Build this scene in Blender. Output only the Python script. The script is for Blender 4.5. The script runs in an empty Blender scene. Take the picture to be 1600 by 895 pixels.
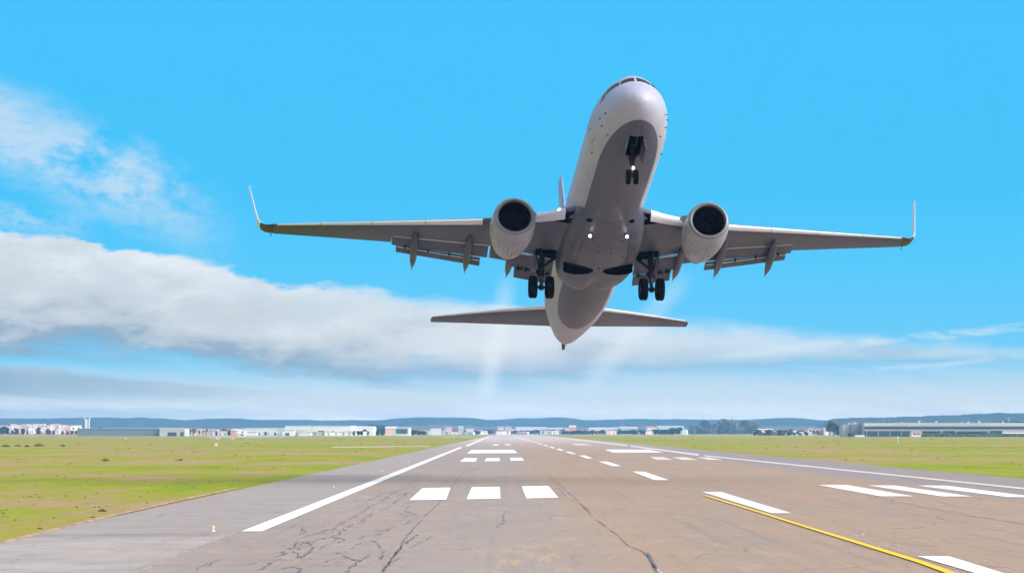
import bpy, math, random
import numpy as np
from mathutils import Vector, Matrix
S = bpy.context.scene
COL = S.collection
rad = math.radians

# ---------------------------------------------------------------- camera
CAMZ = 2.56
cd = bpy.data.cameras.new('camera'); cam = bpy.data.objects.new('camera', cd); COL.objects.link(cam)
cd.sensor_width = 36; cd.lens = 112.5; cd.clip_start = .5; cd.clip_end = 60000
PITCH = math.atan(227.5/5000); YAW = math.atan(10/5000)
cam.location = (0, 0, CAMZ)
cam.rotation_euler = (math.pi/2 + PITCH, 0, -YAW)
S.camera = cam
CR = cam.rotation_euler.to_matrix()                      # camera axes in the world
def ray(px, py):
    return CR @ Vector(((px-800)/5000, -(py-447.5)/5000, -1))
def gnd(px, py, z=0.0):                                  # point of the ground seen at a place of the photo
    d = ray(px, py); t = (z-CAMZ)/d.z
    return Vector((d.x*t, d.y*t, z))
def at(px, py, D):                                       # point D metres away
    d = ray(px, py); t = D/d.y
    return Vector((d.x*t, D, CAMZ+d.z*t))

# ---------------------------------------------------------------- render look
S.view_settings.view_transform = 'Standard'; S.view_settings.look = 'None'
S.view_settings.exposure = 0; S.view_settings.gamma = 1
S.view_settings.use_curve_mapping = False
S.render.engine = 'CYCLES'
S.cycles.max_bounces = 6; S.cycles.diffuse_bounces = 3; S.cycles.glossy_bounces = 3
S.cycles.volume_bounces = 1; S.cycles.transparent_max_bounces = 8
S.cycles.use_denoising = True

# ---------------------------------------------------------------- node helper
def lin(r, g, b):
    f = lambda c: (c/255/12.92 if c/255 <= .04045 else ((c/255+.055)/1.055)**2.4)
    return (f(r), f(g), f(b), 1)
class N:
    def __init__(s, nt): s.nt = nt
    def node(s, t, **k):
        n = s.nt.nodes.new(t)
        for a, b in k.items(): setattr(n, a, b)
        return n
    def put(s, sock, v):
        if isinstance(v, Ex): s.nt.links.new(v.o, sock)
        elif isinstance(v, bpy.types.NodeSocket): s.nt.links.new(v, sock)
        else:
            try: sock.default_value = v
            except Exception: sock.default_value = tuple(v)[:len(sock.default_value)]
    def math(s, op, a, b=None, c=None):
        n = s.node('ShaderNodeMath', operation=op); s.put(n.inputs[0], a)
        if b is not None: s.put(n.inputs[1], b)
        if c is not None: s.put(n.inputs[2], c)
        return Ex(s, n.outputs[0])
    def xyz(s, v):
        n = s.node('ShaderNodeSeparateXYZ'); s.put(n.inputs[0], v)
        return [Ex(s, o) for o in n.outputs]
    def vec(s, x, y, z):
        n = s.node('ShaderNodeCombineXYZ')
        for i, v in enumerate((x, y, z)): s.put(n.inputs[i], v)
        return n.outputs[0]
    def noise(s, v, scale=1, detail=4, rough=.55, dist=0, col=False):
        n = s.node('ShaderNodeTexNoise'); s.put(n.inputs['Vector'], v)
        n.inputs['Scale'].default_value = scale; n.inputs['Detail'].default_value = detail
        n.inputs['Roughness'].default_value = rough; n.inputs['Distortion'].default_value = dist
        return Ex(s, n.outputs['Fac']) if not col else n.outputs['Color']
    def voro(s, v, scale=1, feature='F1', out='Distance'):
        n = s.node('ShaderNodeTexVoronoi', feature=feature); s.put(n.inputs['Vector'], v)
        n.inputs['Scale'].default_value = scale
        return Ex(s, n.outputs[out])
    def step(s, x, a, b, lo=0., hi=1.):
        n = s.node('ShaderNodeMapRange', interpolation_type='SMOOTHSTEP')
        for i, v in enumerate((x, a, b, lo, hi)): s.put(n.inputs[i], v)
        return Ex(s, n.outputs[0])
    def ramp(s, x, stops, interp='LINEAR'):
        n = s.node('ShaderNodeValToRGB'); s.put(n.inputs[0], x); r = n.color_ramp; r.interpolation = interp
        while len(r.elements) < len(stops): r.elements.new(.5)
        for e, (p, c) in zip(r.elements, sorted(stops, key=lambda q: q[0])):
            e.position = p; e.color = c if isinstance(c, tuple) else (c, c, c, 1)
        return n.outputs[0]
    def mix(s, f, a, b, mode='MIX'):
        n = s.node('ShaderNodeMix', data_type='RGBA', blend_type=mode); s.put(n.inputs[0], f)
        s.put(n.inputs[6], a); s.put(n.inputs[7], b)
        return n.outputs[2]
class Ex:
    def __init__(s, n, o): s.n, s.o = n, o
    def __add__(s, b): return s.n.math('ADD', s, b)
    __radd__ = __add__
    def __mul__(s, b): return s.n.math('MULTIPLY', s, b)
    __rmul__ = __mul__
    def __sub__(s, b): return s.n.math('SUBTRACT', s, b)
    def __rsub__(s, b): return s.n.math('SUBTRACT', b, s)
    def __truediv__(s, b): return s.n.math('DIVIDE', s, b)

# ---------------------------------------------------------------- sky
SUN_EL, SUN_AZ = 33, 114            # degrees; azimuth clockwise from straight ahead (to the right)
w = bpy.data.worlds.new('World'); S.world = w; w.use_nodes = True
nt = w.node_tree; nt.nodes.clear(); n = N(nt)
out = n.node('ShaderNodeOutputWorld'); bg = n.node('ShaderNodeBackground'); bg.inputs[1].default_value = .1
nt.links.new(bg.outputs[0], out.inputs[0])
tc = n.node('ShaderNodeTexCoord')
x, y, z = n.xyz(tc.outputs['Generated'])
az = n.math('ARCTAN2', x, y); hyp = n.math('SQRT', x*x+y*y)
el = n.math('ARCTAN2', z, hyp)
s_ = az*5.0+.79; t = el*5.0        # 0..1.6 across the view; height above the horizon
sky = n.node('ShaderNodeTexSky', sky_type='NISHITA'); sky.sun_disc = False
sky.sun_elevation = rad(SUN_EL); sky.sun_rotation = rad(SUN_AZ); sky.dust_density = 1.5
nish = n.mix(1.0, sky.outputs[0], (1.15, 1.15, 1.1, 1), 'MULTIPLY')
base = n.ramp(t, [(0, (1.75, 1.5, 1.15, 1)), (.012, (1.4, 1.28, 1.08, 1)), (.028, (1.1, 1.08, .95, 1)), (.05, lin(224,236,236)), (.078, lin(184,221,241)), (.11, lin(128,209,246)), (.17, lin(100,204,250)),
                  (.25, lin(86,202,251)), (.38, lin(68,196,251)), (.62, lin(70,195,251)), (.95, lin(66,185,246))])
# wide-scale noises in sky coordinates
P1 = n.vec(s_*1.0, t*2.6, 0.0)
big = n.noise(P1, 3.2, 6, .55) - .5
med = n.noise(n.vec(s_, t*2.1, 3.0), 6.5, 6, .55) - .5
fine = n.noise(n.vec(s_*1.0, t*3.0, 7.0), 26, 5, .6) - .5
strk = n.noise(n.vec(s_*1.0, t*9.0+s_*.6, 1.0), 3.5, 5, .55) - .5
cl = base
# low pale layers near the horizon
lowm = n.step(strk, -.15, .15) * n.step(t, .14, .04)
cl = n.mix(lowm*.6, cl, lin(226,231,234))
# main bank
def curve(x, pts, lo, hi):
    return Ex(n, n.node('ShaderNodeSeparateColor').outputs[0]) if 0 else Ex(n, n.xyz(n.ramp(x, [((p-lo)/(hi-lo), v) for p, v in pts]))[0].o)
sn = n.math('MULTIPLY_ADD', s_, 1/2.4, .4/2.4)      # -0.4..2.0 -> 0..1
def cv(pts): return n.xyz(n.ramp(sn, [((p+.4)/2.4, v) for p, v in pts], 'B_SPLINE'))[0]
T = cv([(-.4, .34), (-.05, .315), (.13, .30), (.3, .268), (.45, .24), (.6, .222), (.75, .21), (.95, .198), (1.15, .178), (1.4, .16), (1.65, .135), (2.0, .1)])
Bt = cv([(-.4, .13), (0, .128), (.2, .122), (.35, .112), (.5, .085), (.7, .072), (.9, .078), (1.2, .095), (1.6, .115), (2., .09)])
top = T + big*.05 + med*.075*n.step(s_, 1.2, .3, .45, 1.) + fine*.02
bot = Bt + big*.05 + med*.05 + strk*.06
soft = n.step(s_, .5, 1.2, .009, .03) + n.step(big, -.05, .12)*.02
bm = n.step(top - t, 0.0, soft) * n.step(t - bot, -.012, .02)
dens = n.step(s_, .7, 1.5, .97, .6)
rel = (T - t)/(T - Bt) + big*.4 + med*.45 + strk*.35
relief = (n.noise(n.vec(s_, t*2.2, 3.0), 9, 6, .6) - n.noise(n.vec(s_ - .012, t*2.2+.05, 3.0), 9, 6, .6))
ccL = n.ramp(rel + relief*.8, [(0, lin(226,233,239)), (.15, lin(218,225,231)), (.32, lin(210,219,226)), (.55, lin(210,214,219)), (.72, lin(190,200,210)), (.86, lin(152,173,192)), (1, lin(135,175,205))])
ccR = n.ramp(rel, [(0, lin(205,232,243)), (.3, lin(228,235,239)), (.55, lin(229,231,233)), (.75, lin(204,213,221)), (.9, lin(158,194,218)), (1, lin(160,200,225))])
cc = n.mix(n.step(s_, .35, .85), ccL, ccR)
puff = n.noise(n.vec(s_*1.0, t*2.4, 15.0), 5.2, 5, .55)
cc = n.mix(n.step(puff, .46, .68)*n.step(rel, .95, .2)*.75, cc, lin(243,245,246))
cc = n.mix(n.step(puff, .46, .3)*n.step(rel, .05, .5)*.55, cc, lin(176,189,202))
holes = n.step(n.noise(n.vec(s_*1.0, t*4.2, 19.0), 4.6, 5, .58), .585, .66)*n.step(rel, .45, .8)
cl = n.mix(bm*dens*(1-holes*.7), cl, cc)
# second, lower bank on the left
top2 = .108 - s_*.09 + strk*.05 + med*.02
b2 = n.step(top2 - t, 0.0, .014) * n.step(t - (.052 + strk*.04), -.012, .012) * n.step(s_, .62, .1)
cl = n.mix(b2*.85, cl, n.ramp(med + strk + .5, [(.2, lin(140,168,190)), (.55, lin(165,185,203)), (.9, lin(205,215,225))]))
lowband = n.step(n.math('ABSOLUTE', t - (.028+strk*.03)), .016, .002) * n.step(s_, .55, .1)
cl = n.mix(lowband*.6, cl, lin(176,196,212))
# torn wisps upper left
wc = .47 - s_*.42
wm = n.step(n.math('ABSOLUTE', t - wc + big*.06), .10, .015) * n.step(s_, .40, .20)
tex = n.noise(n.vec(s_*1.3, t*2.0+s_*.4, 11.0), 7.5, 7, .62)
wm = wm * n.step(tex + n.step(s_, .3, .0)*.10, .40, .62)
wm = wm*n.step(fine+med*.6, -.30, .12, .35, 1.)
cl = n.mix(wm*.66, cl, lin(222,232,242))
wm2 = n.step(n.math('ABSOLUTE', t-.335+s_*.12), .03, .0) * n.step(s_, .2, .02) * n.step(tex, .42, .6)
cl = n.mix(wm2*.6, cl, lin(222,232,242))
# thin lines on the right
def line(s0, t0, s1, t1, wd, a, colr):
    global cl
    k = (t1-t0)/(s1-s0)
    d = n.math('ABSOLUTE', t - (s_ - s0)*k - t0 + med*.02)
    m = n.step(d, wd, wd*.15) * n.step(s_, s0, s0+.15) * n.step(s_, s1+.1, s1-.05) * n.step(strk+fine, -.25, .12)
    cl = n.mix(m*a, cl, colr)
line(1.05, .112, 2.0, .20, .010, .75, lin(218,234,244))
line(1.25, .09, 1.55, .112, .006, .6, lin(210,232,244))
line(1.5, .12, 2.0, .15, .006, .6, lin(218,234,244))
# the rest of the vault, outside the view: invented broken cloud, brightened toward the sun to light plane and ground
around = n.ramp(n.noise(tc.outputs['Generated'], 2.2, 5, .6), [(.3, (.36, .44, .62, 1)), (.62, (.72, .77, .88, 1))])
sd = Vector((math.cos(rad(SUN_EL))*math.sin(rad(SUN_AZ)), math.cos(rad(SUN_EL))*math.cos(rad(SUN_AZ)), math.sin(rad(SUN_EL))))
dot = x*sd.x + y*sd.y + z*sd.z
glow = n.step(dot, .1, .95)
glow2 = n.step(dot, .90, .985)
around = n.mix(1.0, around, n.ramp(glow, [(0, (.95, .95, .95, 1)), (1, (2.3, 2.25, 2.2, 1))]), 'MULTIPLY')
around = n.mix(glow2, around, (14.5, 14.0, 13.4, 1))  # added bright patch around the sun, softly rim-lights the airliner
sidew = n.step(n.math('ABSOLUTE', az), .45, 1.1)
upw = n.step(el, .3, .8)
outw = n.math('MAXIMUM', sidew, upw)
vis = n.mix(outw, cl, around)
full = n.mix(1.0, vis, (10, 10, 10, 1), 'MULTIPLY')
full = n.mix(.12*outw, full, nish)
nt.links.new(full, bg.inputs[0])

# ---------------------------------------------------------------- sun
sl = bpy.data.lights.new('sun', 'SUN'); sl.energy = .8; sl.angle = rad(16); sl.color = (1, .96, .9)
so = bpy.data.objects.new('sun', sl); COL.objects.link(so)
so.rotation_euler = (-sd).to_track_quat('-Z', 'Y').to_euler(); so.location = (60, 0, 80)

# ---------------------------------------------------------------- materials
MATS = {}
def mat(name, col, rough=.6, metal=0, spec=.5, emit=None, es=1, coat=0):
    if name in MATS: return MATS[name]
    m = bpy.data.materials.new(name); m.use_nodes = True; b = m.node_tree.nodes['Principled BSDF']
    b.inputs['Base Color'].default_value = (*col[:3], 1); b.inputs['Roughness'].default_value = rough
    b.inputs['Metallic'].default_value = metal; b.inputs['Specular IOR Level'].default_value = spec
    b.inputs['Coat Weight'].default_value = coat
    if emit: b.inputs['Emission Color'].default_value = (*emit, 1); b.inputs['Emission Strength'].default_value = es
    MATS[name] = m; return m
def nmat(name, rough=.7, **k):
    m = mat(name, (.5, .5, .5), rough, **k); nn = N(m.node_tree)
    b = m.node_tree.nodes['Principled BSDF']
    obj = nn.node('ShaderNodeTexCoord').outputs['Object']
    return m, nn, b, obj
def bump(nn, b, h, strength, dist):
    k = nn.node('ShaderNodeBump'); nn.put(k.inputs['Height'], h)
    k.inputs['Strength'].default_value = strength; k.inputs['Distance'].default_value = dist
    nn.nt.links.new(k.outputs[0], b.inputs['Normal'])
def var_mat(name, c1, c2, scale=2., stretch=(1, 1, 1), rough=.7, detail=5, **k):
    m, nn, b, o = nmat(name, rough, **k)
    X, Y, Z = nn.xyz(o); v = nn.vec(X*stretch[0], Y*stretch[1], Z*stretch[2])
    f = nn.step(nn.noise(v, scale, detail, .6), .3, .7)
    nn.put(b.inputs['Base Color'], nn.mix(f, (*c1, 1), (*c2, 1)))
    return m

# ---------------------------------------------------------------- mesh helper
class MB:
    def __init__(s): s.v, s.f, s.m = [], [], []
    def add(s, vs, fs, mi=0):
        o = len(s.v); s.v += [tuple(p) for p in vs]; s.f += [tuple(i+o for i in f) for f in fs]; s.m += [mi]*len(fs)
        return s
    def quad(s, a, b, c, d, mi=0): return s.add([a, b, c, d], [(0, 1, 2, 3)], mi)
    def box(s, c, h, rot=None, mi=0):
        vs = []
        for i in (-1, 1):
            for j in (-1, 1):
                for k in (-1, 1):
                    p = Vector((i*h[0], j*h[1], k*h[2]))
                    if rot: p = rot @ p
                    vs.append(Vector(c)+p)
        return s.add(vs, [(0,1,3,2), (4,6,7,5), (0,4,5,1), (2,3,7,6), (0,2,6,4), (1,5,7,3)], mi)
    def loft(s, rings, cap=True, closed=True, mi=0):
        n_ = len(rings[0]); vs = [p for r in rings for p in r]; fs = []
        for i in range(len(rings)-1):
            for j in range(n_ if closed else n_-1):
                k = (j+1) % n_
                fs.append((i*n_+j, i*n_+k, (i+1)*n_+k, (i+1)*n_+j))
        if cap: fs.append(tuple(range(n_-1, -1, -1))); fs.append(tuple((len(rings)-1)*n_+j for j in range(n_)))
        return s.add(vs, fs, mi)
    def tube(s, pts, r, n_=12, mi=0):
        pts = [Vector(p) for p in pts]; rs = r if isinstance(r, (list, tuple)) else [r]*len(pts); rings = []
        for i, p in enumerate(pts):
            d = (pts[min(i+1, len(pts)-1)]-pts[max(i-1, 0)]).normalized()
            u = d.orthogonal().normalized() if abs(d.z) > .99 else d.cross(Vector((0, 0, 1))).normalized(); w_ = d.cross(u)
            rings.append([p+(u*math.cos(2*math.pi*k/n_)+w_*math.sin(2*math.pi*k/n_))*rs[i] for k in range(n_)])
        return s.loft(rings, True, True, mi)
    def lathe(s, prof, o, axis, n_=48, mi=0, closed=False, flat=0):   # prof: (distance along axis, radius)
        axis = Vector(axis).normalized(); u = axis.orthogonal().normalized()
        if abs(axis.z) < .9: u = axis.cross(Vector((0, 0, 1))).normalized()
        w_ = axis.cross(u); o = Vector(o); rings = []
        for d, r in prof:
            rr = []
            for k in range(n_):
                a = 2*math.pi*k/n_; q = r
                c, q2 = math.cos(a), math.sin(a)
                v = u*c*q + w_*q2*q
                if flat and v.z < 0: v.z *= (1-flat)
                rr.append(o+axis*d+v)
            rings.append(rr)
        if closed: rings.append(rings[0])
        return s.loft(rings, False, True, mi)
    def build(s, name, mats, parent=None, smooth=True, angle=35):
        me = bpy.data.meshes.new(name); me.from_pydata(s.v, [], s.f)
        for m in (mats if isinstance(mats, (list, tuple)) else [mats]): me.materials.append(m)
        me.polygons.foreach_set('material_index', s.m)
        me.update()
        if smooth:
            me.polygons.foreach_set('use_smooth', [True]*len(s.f))
            import bmesh
            bmh = bmesh.new(); bmh.from_mesh(me); bmesh.ops.remove_doubles(bmh, verts=bmh.verts, dist=1e-5)
            bmesh.ops.recalc_face_normals(bmh, faces=bmh.faces)
            for e in bmh.edges:
                if len(e.link_faces) == 2 and e.calc_face_angle(0) > rad(angle): e.smooth = False
            bmh.to_mesh(me); bmh.free()
        o = bpy.data.objects.new(name, me); COL.objects.link(o)
        if parent: o.parent = parent
        return o
def tag(o, label=None, cat=None, group=None, kind=None):
    if label: o['label'] = label
    if cat: o['category'] = cat
    if group: o['group'] = group
    if kind: o['kind'] = kind
    return o
def empty(name, loc, label, cat, group=None, rz=0):
    o = bpy.data.objects.new(name, None); COL.objects.link(o); o.location = loc; o.rotation_euler = (0, 0, rz)
    o.empty_display_size = .5
    return tag(o, label, cat, group)
def copy_tree(o, parent=None):
    c = o.copy(); COL.objects.link(c); c.parent = parent
    for ch in list(o.children): copy_tree(ch, c)
    return c
def struct(mb, name, m, smooth=False): return tag(mb.build(name, m, None, smooth), kind='structure')

# ================================================================ GROUND
H = CAMZ
def grass_color(nn, o):
    X, Y, Z = nn.xyz(o)
    big = nn.noise(nn.vec(X*.02, Y*.0045, 0.), 1.6, 5, .6)
    med = nn.noise(nn.vec(X*.16, Y*.03, 4.), 1.3, 6, .65)
    fin = nn.noise(nn.vec(X*1.2, Y*.45, 8.), 1.6, 6, .7)
    bnd = nn.noise(nn.vec(X*.004, Y*.011, 2.), 1.5, 4, .6)
    vf = nn.noise(nn.vec(X*5., Y*2.2, 1.), 1.6, 5, .7)
    k = (bnd-.5)*.75 + (big-.5)*.8 + (med-.5)*1.1 + (fin-.5)*.75 + (vf-.5)*.5 + .475
    c = nn.ramp(k, [(.26, (.19, .26, .008, 1)), (.38, (.255, .285, .014, 1)), (.47, (.29, .275, .030, 1)), (.53, (.31, .235, .075, 1)), (.66, (.36, .25, .125, 1))])
    c = nn.mix(nn.step(Y, 1100., 2600.)*nn.step(med, .35, .6)*.75, c, (.42, .30, .12, 1))
    dk = nn.step(nn.noise(nn.vec(X*.55, Y*.13, 2.), 2.1, 6, .75), .56, .68)
    c = nn.mix(dk*.5, c, (.13, .12, .04, 1))
    # browner on the far right
    rb = nn.step(X, 26., 40.) * nn.step(Y, 230., 120.) * nn.step(med, .35, .6)
    c = nn.mix(rb*.7, c, (.34, .25, .10, 1))
    return c, fin, med
gm, nn, b, o = nmat('field_grass', .95, spec=.1)
gc, fin, med = grass_color(nn, o); nn.put(b.inputs['Base Color'], gc)
bump(nn, b, fin + med*.5, .9, .12)
mb = MB(); xs = [-9000, -2500, -600, -120, -40, 0, 60, 150, 600, 2500, 9000]; ys = [-400, -40, 40, 120, 300, 900, 2500, 5000, 8700]
mb.add([(X, Y, 0) for Y in ys for X in xs], [(j*11+i, j*11+i+1, (j+1)*11+i+1, (j+1)*11+i) for j in range(8) for i in range(10)])
struct(mb, 'ground', gm)

# pavement ---------------------------------------------------------------
pm, nn, b, o = nmat('weathered_asphalt', .95, spec=.04)
X, Y, Z = nn.xyz(o)
lg = nn.noise(nn.vec(X*.22, Y*.035, 0.), 1.2, 5, .6)
md = nn.noise(nn.vec(X*1.1, Y*.22, 3.), 1.4, 6, .65)
fn = nn.noise(nn.vec(X*9., Y*5., 5.), 1.5, 4, .7)
trn = nn.noise(nn.vec(X*.25, Y*1.1, 9.), 1.5, 5, .65)                      # transverse wear
lon = nn.noise(nn.vec(X*2.6, Y*.02, 6.), 1.4, 4, .6)                     # rolling streaks
grey = (.335, .275, .235, 1); tan = (.375, .262, .182, 1); dark = (.26, .225, .205, 1)
lane = nn.step(X + (lg-.5)*3, .2, 3.2)
c = nn.mix(lane, grey, tan)
c = nn.mix(nn.step(X + (md-.5)*2, 17.5, 21.), c, (.285, .245, .235, 1))
c = nn.mix(nn.step(lg, .4, .72)*.55, c, dark)
c = nn.mix(nn.step(md, .5, .68)*.5, c, (.42, .325, .25, 1))
c = nn.mix(nn.step(trn, .54, .66)*.45, c, (.23, .205, .195, 1))
c = nn.mix(nn.step(lon, .55, .7)*.22, c, (.21, .19, .185, 1))
rub = nn.step(nn.noise(nn.vec(X*3.2, Y*.012, 40.), 1.6, 4, .6), .5, .66) * nn.step(nn.math('ABSOLUTE', X - 8.7), 6.5, 2.5)
c = nn.mix(rub*.32, c, (.17, .15, .145, 1))
# rusty patch and sandy streaks in the near middle
st = nn.step(nn.noise(nn.vec(X*2.4, Y*.16, 12.), 1.7, 5, .65), .5, .66)
c = nn.mix(st * nn.step(nn.math('ABSOLUTE', X - .35), 1.3, .5) * nn.step(Y, 84., 66.)*.75, c, (.47, .33, .19, 1))
c = nn.mix(nn.step(nn.math('ABSOLUTE', X - 12.5), 3.5, 1.) * nn.step(nn.math('ABSOLUTE', Y - 125.), 45., 20.) * nn.step(md, .45, .6)*.5, c, (.40, .25, .18, 1))
# left apron below the transverse joint: smoother, cooler
apron = nn.step(Y + (md-.5)*.8, 82.3, 81.9) * nn.step(X + (md-.5)*.15, -6.85, -6.95)
cA = nn.mix(nn.step(nn.noise(nn.vec(X*.35, Y*.3, 31.), 1.5, 6, .68), .35, .65), (.335, .295, .27, 1), (.42, .365, .33, 1))
c = nn.mix(apron, c, cA)
# left shoulder
sh = nn.step(X, -6.88, -6.98)
c = nn.mix(sh*(1-apron)*.8, c, nn.mix(nn.step(trn, .35, .68), (.37, .325, .30, 1), (.30, .262, .245, 1)))
mot = nn.step(nn.noise(nn.vec(X*.5, Y*.07, 21.), 1.5, 6, .7), .5, .68)
c = nn.mix(mot*.3, c, (.40, .265, .20, 1))
c = nn.mix(nn.step(Y, 300., 1300.)*.85, c, (.56, .47, .42, 1))  # pale haze glow over the far runway, painted into its colour
dkj = nn.step(nn.math('ABSOLUTE', Y + (md-.5)*2. - 79.6), 3.0, .4) * nn.step(X, -6.7, -7.6)
c = nn.mix(dkj*.55, c, (.23, .205, .19, 1))
jt = nn.step(nn.math('PINGPONG', Y + (md-.5)*.5, 4.6), .09, .02) * nn.step(nn.noise(nn.vec(X*.35, Y*.11, 50.), 1.6, 4, .6), .5, .62) * nn.step(Y, 190., 110.)
c = nn.mix(jt*.4, c, (.14, .125, .12, 1))
# fine hairline cracks
vv = nn.vec(X*.9 + (fn-.5)*.35 + (md-.5)*1.5, Y*.16 + (md-.5)*1.2, 0.)
hair = nn.step(nn.voro(vv, .75, 'DISTANCE_TO_EDGE'), .014, .003) * nn.step(md, .45, .58) * nn.step(Y, 260., 120.)
c = nn.mix(hair*.6, c, (.1, .095, .1, 1))
c = nn.mix(nn.step(fn, .35, .7)*.16, c, (.14, .125, .12, 1))
spk = nn.step(nn.noise(nn.vec(X*14., Y*4., 2.), 1.8, 3, .7), .56, .7); c = nn.mix(spk*.12*nn.step(Y, 160., 70.), c, (.62, .54, .48, 1))
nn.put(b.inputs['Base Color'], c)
bump(nn, b, fn*.4+md*.6, .25, .03)
crackm = mat('crack_filler', (.125, .115, .125), .8)
seamm = mat('pale_joint', (.5, .47, .43), .8)
def RX(k, Y): # lateral position k (in camera heights) from the vanishing point at distance Y
    return k*H + (790-800+10)/5000*Y
mb = MB()
Lk, Rk = -4.62, 11.05
ysr = [20, 45, 60, 73, 82, 100, 130, 200, 320, 500, 900, 1600, 2600, 3700]
rng = random.Random(3)
LX = [Lk*H - (0.0 if Y > 110 else .0) for Y in ysr]
mb.add([(LX[i], Y, .02) for i, Y in enumerate(ysr)] + [(Rk*H, Y, .02) for Y in ysr],
       [(i, i+len(ysr), i+1+len(ysr), i+1) for i in range(len(ysr)-1)])
def ribbon(pts, w0, mi, jitter=0., z=.026, seed=0, sub=6, wander=None):
    r = random.Random(seed); P = [gnd(*p, z) for p in pts]; Q = []; sub = sub*2
    for a, b_ in zip(P[:-1], P[1:]):
        for k in range(sub):
            q = a.lerp(b_, k/sub)
            if k or len(Q): q = q + Vector((r.uniform(-1, 1)*jitter, r.uniform(-1, 1)*jitter*2, 0))
            Q.append(q)
    Q.append(P[-1]); vs = []
    for i, q in enumerate(Q):
        d = (Q[min(i+1, len(Q)-1)]-Q[max(0, i-1)]); d.z = 0; d.normalize(); nrm = Vector((-d.y, d.x, 0))
        wd = w0*.72*(1+r.uniform(-.5, .6))*(.35 if i in (0, len(Q)-1) else 1)
        # lines lying across the view need real depth to be seen at this low angle
        vs += [q-nrm*wd/2*(1+3*abs(nrm.y)), q+nrm*wd/2*(1+3*abs(nrm.y))]
    mb.add(vs, [(2*i, 2*i+1, 2*i+3, 2*i+2) for i in range(len(Q)-1) if len(Q) < 8 or math.sin(i*.55+seed*2.1)+r.uniform(-.7, .7) > -.75], mi)
cr = 1
ribbon([(800,688),(826,710),(848,733),(861,744),(880,762),(902,780),(925,805),(950,825),(969,838),(980,852),(1003,860),(1014,872),(1022,882)], .035, cr, .03, seed=1)
ribbon([(857,740),(868,757),(884,775),(905,786),(925,800)], .03, cr, .03, seed=2)
ribbon([(1012,862),(1022,884),(1026,893)], .08, cr, .02, seed=3)
ribbon([(1020,882),(1034,895),(1045,905)], .05, 2, .02, seed=31)
ribbon([(742,716),(722,738),(704,762),(686,785),(665,805),(640,832),(622,858),(606,880),(592,898)], .045, cr, .02, seed=4)
ribbon([(655,832),(632,850),(612,872),(600,892)], .07, cr, .02, seed=5)
ribbon([(660,745),(640,755),(618,768),(600,780),(580,790),(565,800),(552,808),(530,818),(510,828),(480,838),(455,855),(440,868),(400,890)], .035, cr, .10, seed=6)
ribbon([(650,760),(628,775),(615,785),(597,797),(575,806),(560,817),(545,823),(520,838),(495,842),(475,850),(462,860),(470,872)], .03, cr, .12, seed=7)
ribbon([(615,800),(640,806),(652,802)], .03, cr, .06, seed=8)
ribbon([(582,843),(592,850),(600,862),(596,874)], .03, cr, .05, seed=9)
ribbon([(590,836),(608,826),(616,822)], .03, cr, .05, seed=10)
ribbon([(470,822),(478,832),(459,836)], .03, cr, .05, seed=11)
ribbon([(640,790),(633,797),(652,805)], .03, cr, .06, seed=12)
ribbon([(537,868),(560,876),(548,886),(540,895)], .04, cr, .06, seed=13)
ribbon([(432,889),(465,884),(470,898)], .05, cr, .06, seed=14)
ribbon([(466,850),(480,846),(490,855),(474,868),(465,870)], .05, cr, .05, seed=15)
ribbon([(520,838),(540,842),(528,848)], .04, cr, .05, seed=16)
ribbon([(789,800),(785,808),(790,815),(780,820),(775,824)], .03, cr, .05, seed=17)
ribbon([(790,798),(800,797),(830,798)], .02, cr, .05, seed=18)
ribbon([(786,735),(790,750),(788,758)], .03, cr, .03, seed=19)
ribbon([(783,709),(784,717)], .05, cr, .02, seed=20)
ribbon([(700,822),(750,822),(775,822)], .012, cr, .02, seed=21)
ribbon([(1465,783),(1480,788),(1520,793),(1560,799)], .03, cr, .03, seed=22)
ribbon([(1350,772),(1400,783),(1450,793),(1500,803),(1560,812),(1610,820)], .05, cr, .03, seed=23)
ribbon([(1525,777),(1533,781)], .04, cr, .03, seed=24)
ribbon([(376,829),(350,838),(330,846),(300,856),(270,870),(235,885),(200,897)], .03, 2, .02, seed=25, sub=10)
ribbon([(380,829),(340,830),(300,832),(230,833),(120,836),(60,838)], .03, cr, .01, seed=26)
ribbon([(1290,786),(1330,795),(1385,806),(1440,818),(1515,834)], .018, 2, .015, seed=27)
ribbon([(1240,803),(1300,820),(1330,832),(1390,848),(1440,866)], .02, 2, .02, seed=28)
ribbon([(1315,830),(1345,838),(1352,831)], .03, 2, .03, seed=29)
ribbon([(1370,853),(1400,850),(1420,858)], .03, 2, .03, seed=30)
ribbon([(1530,873),(1560,880),(1605,893)], .03, 2, .02, seed=32)
ribbon([(410,780),(460,779),(520,776)], .012, cr, .02, seed=33)
ribbon([(420,808),(480,808),(560,806),(640,805)], .012, cr, .03, seed=34)
ribbon([(440,832),(520,833),(600,833)], .014, cr, .03, seed=35)
ribbon([(400,862),(440,863),(520,862),(540,866)], .014, cr, .02, seed=36)
ribbon([(560,870),(600,872),(680,871)], .014, cr, .02, seed=37)
r_ = random.Random(44)
for k in range(95):                                       # short broken crack bits of the left lane
    u = r_.random(); py = 735+u**1.3*150; px_ = 790-(py-675)*r_.uniform(.7, 2.3)+0
    ln = (py-675)*.06; a = r_.choice([0, 0, 1])
    q = [(px_, py), (px_+ln*r_.uniform(.5, 1.4), py+r_.uniform(-2, 1)), (px_+ln*r_.uniform(1.2, 2), py-r_.uniform(-1, 4))]
    if a: q = [(px_, py), (px_-ln*.6, py+ln*.35), (px_-ln*1.3, py+ln*.9)]
    ribbon(q, .022, cr, .04, seed=100+k, sub=3)
struct(mb, 'runway', [pm, crackm, seamm])

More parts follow.
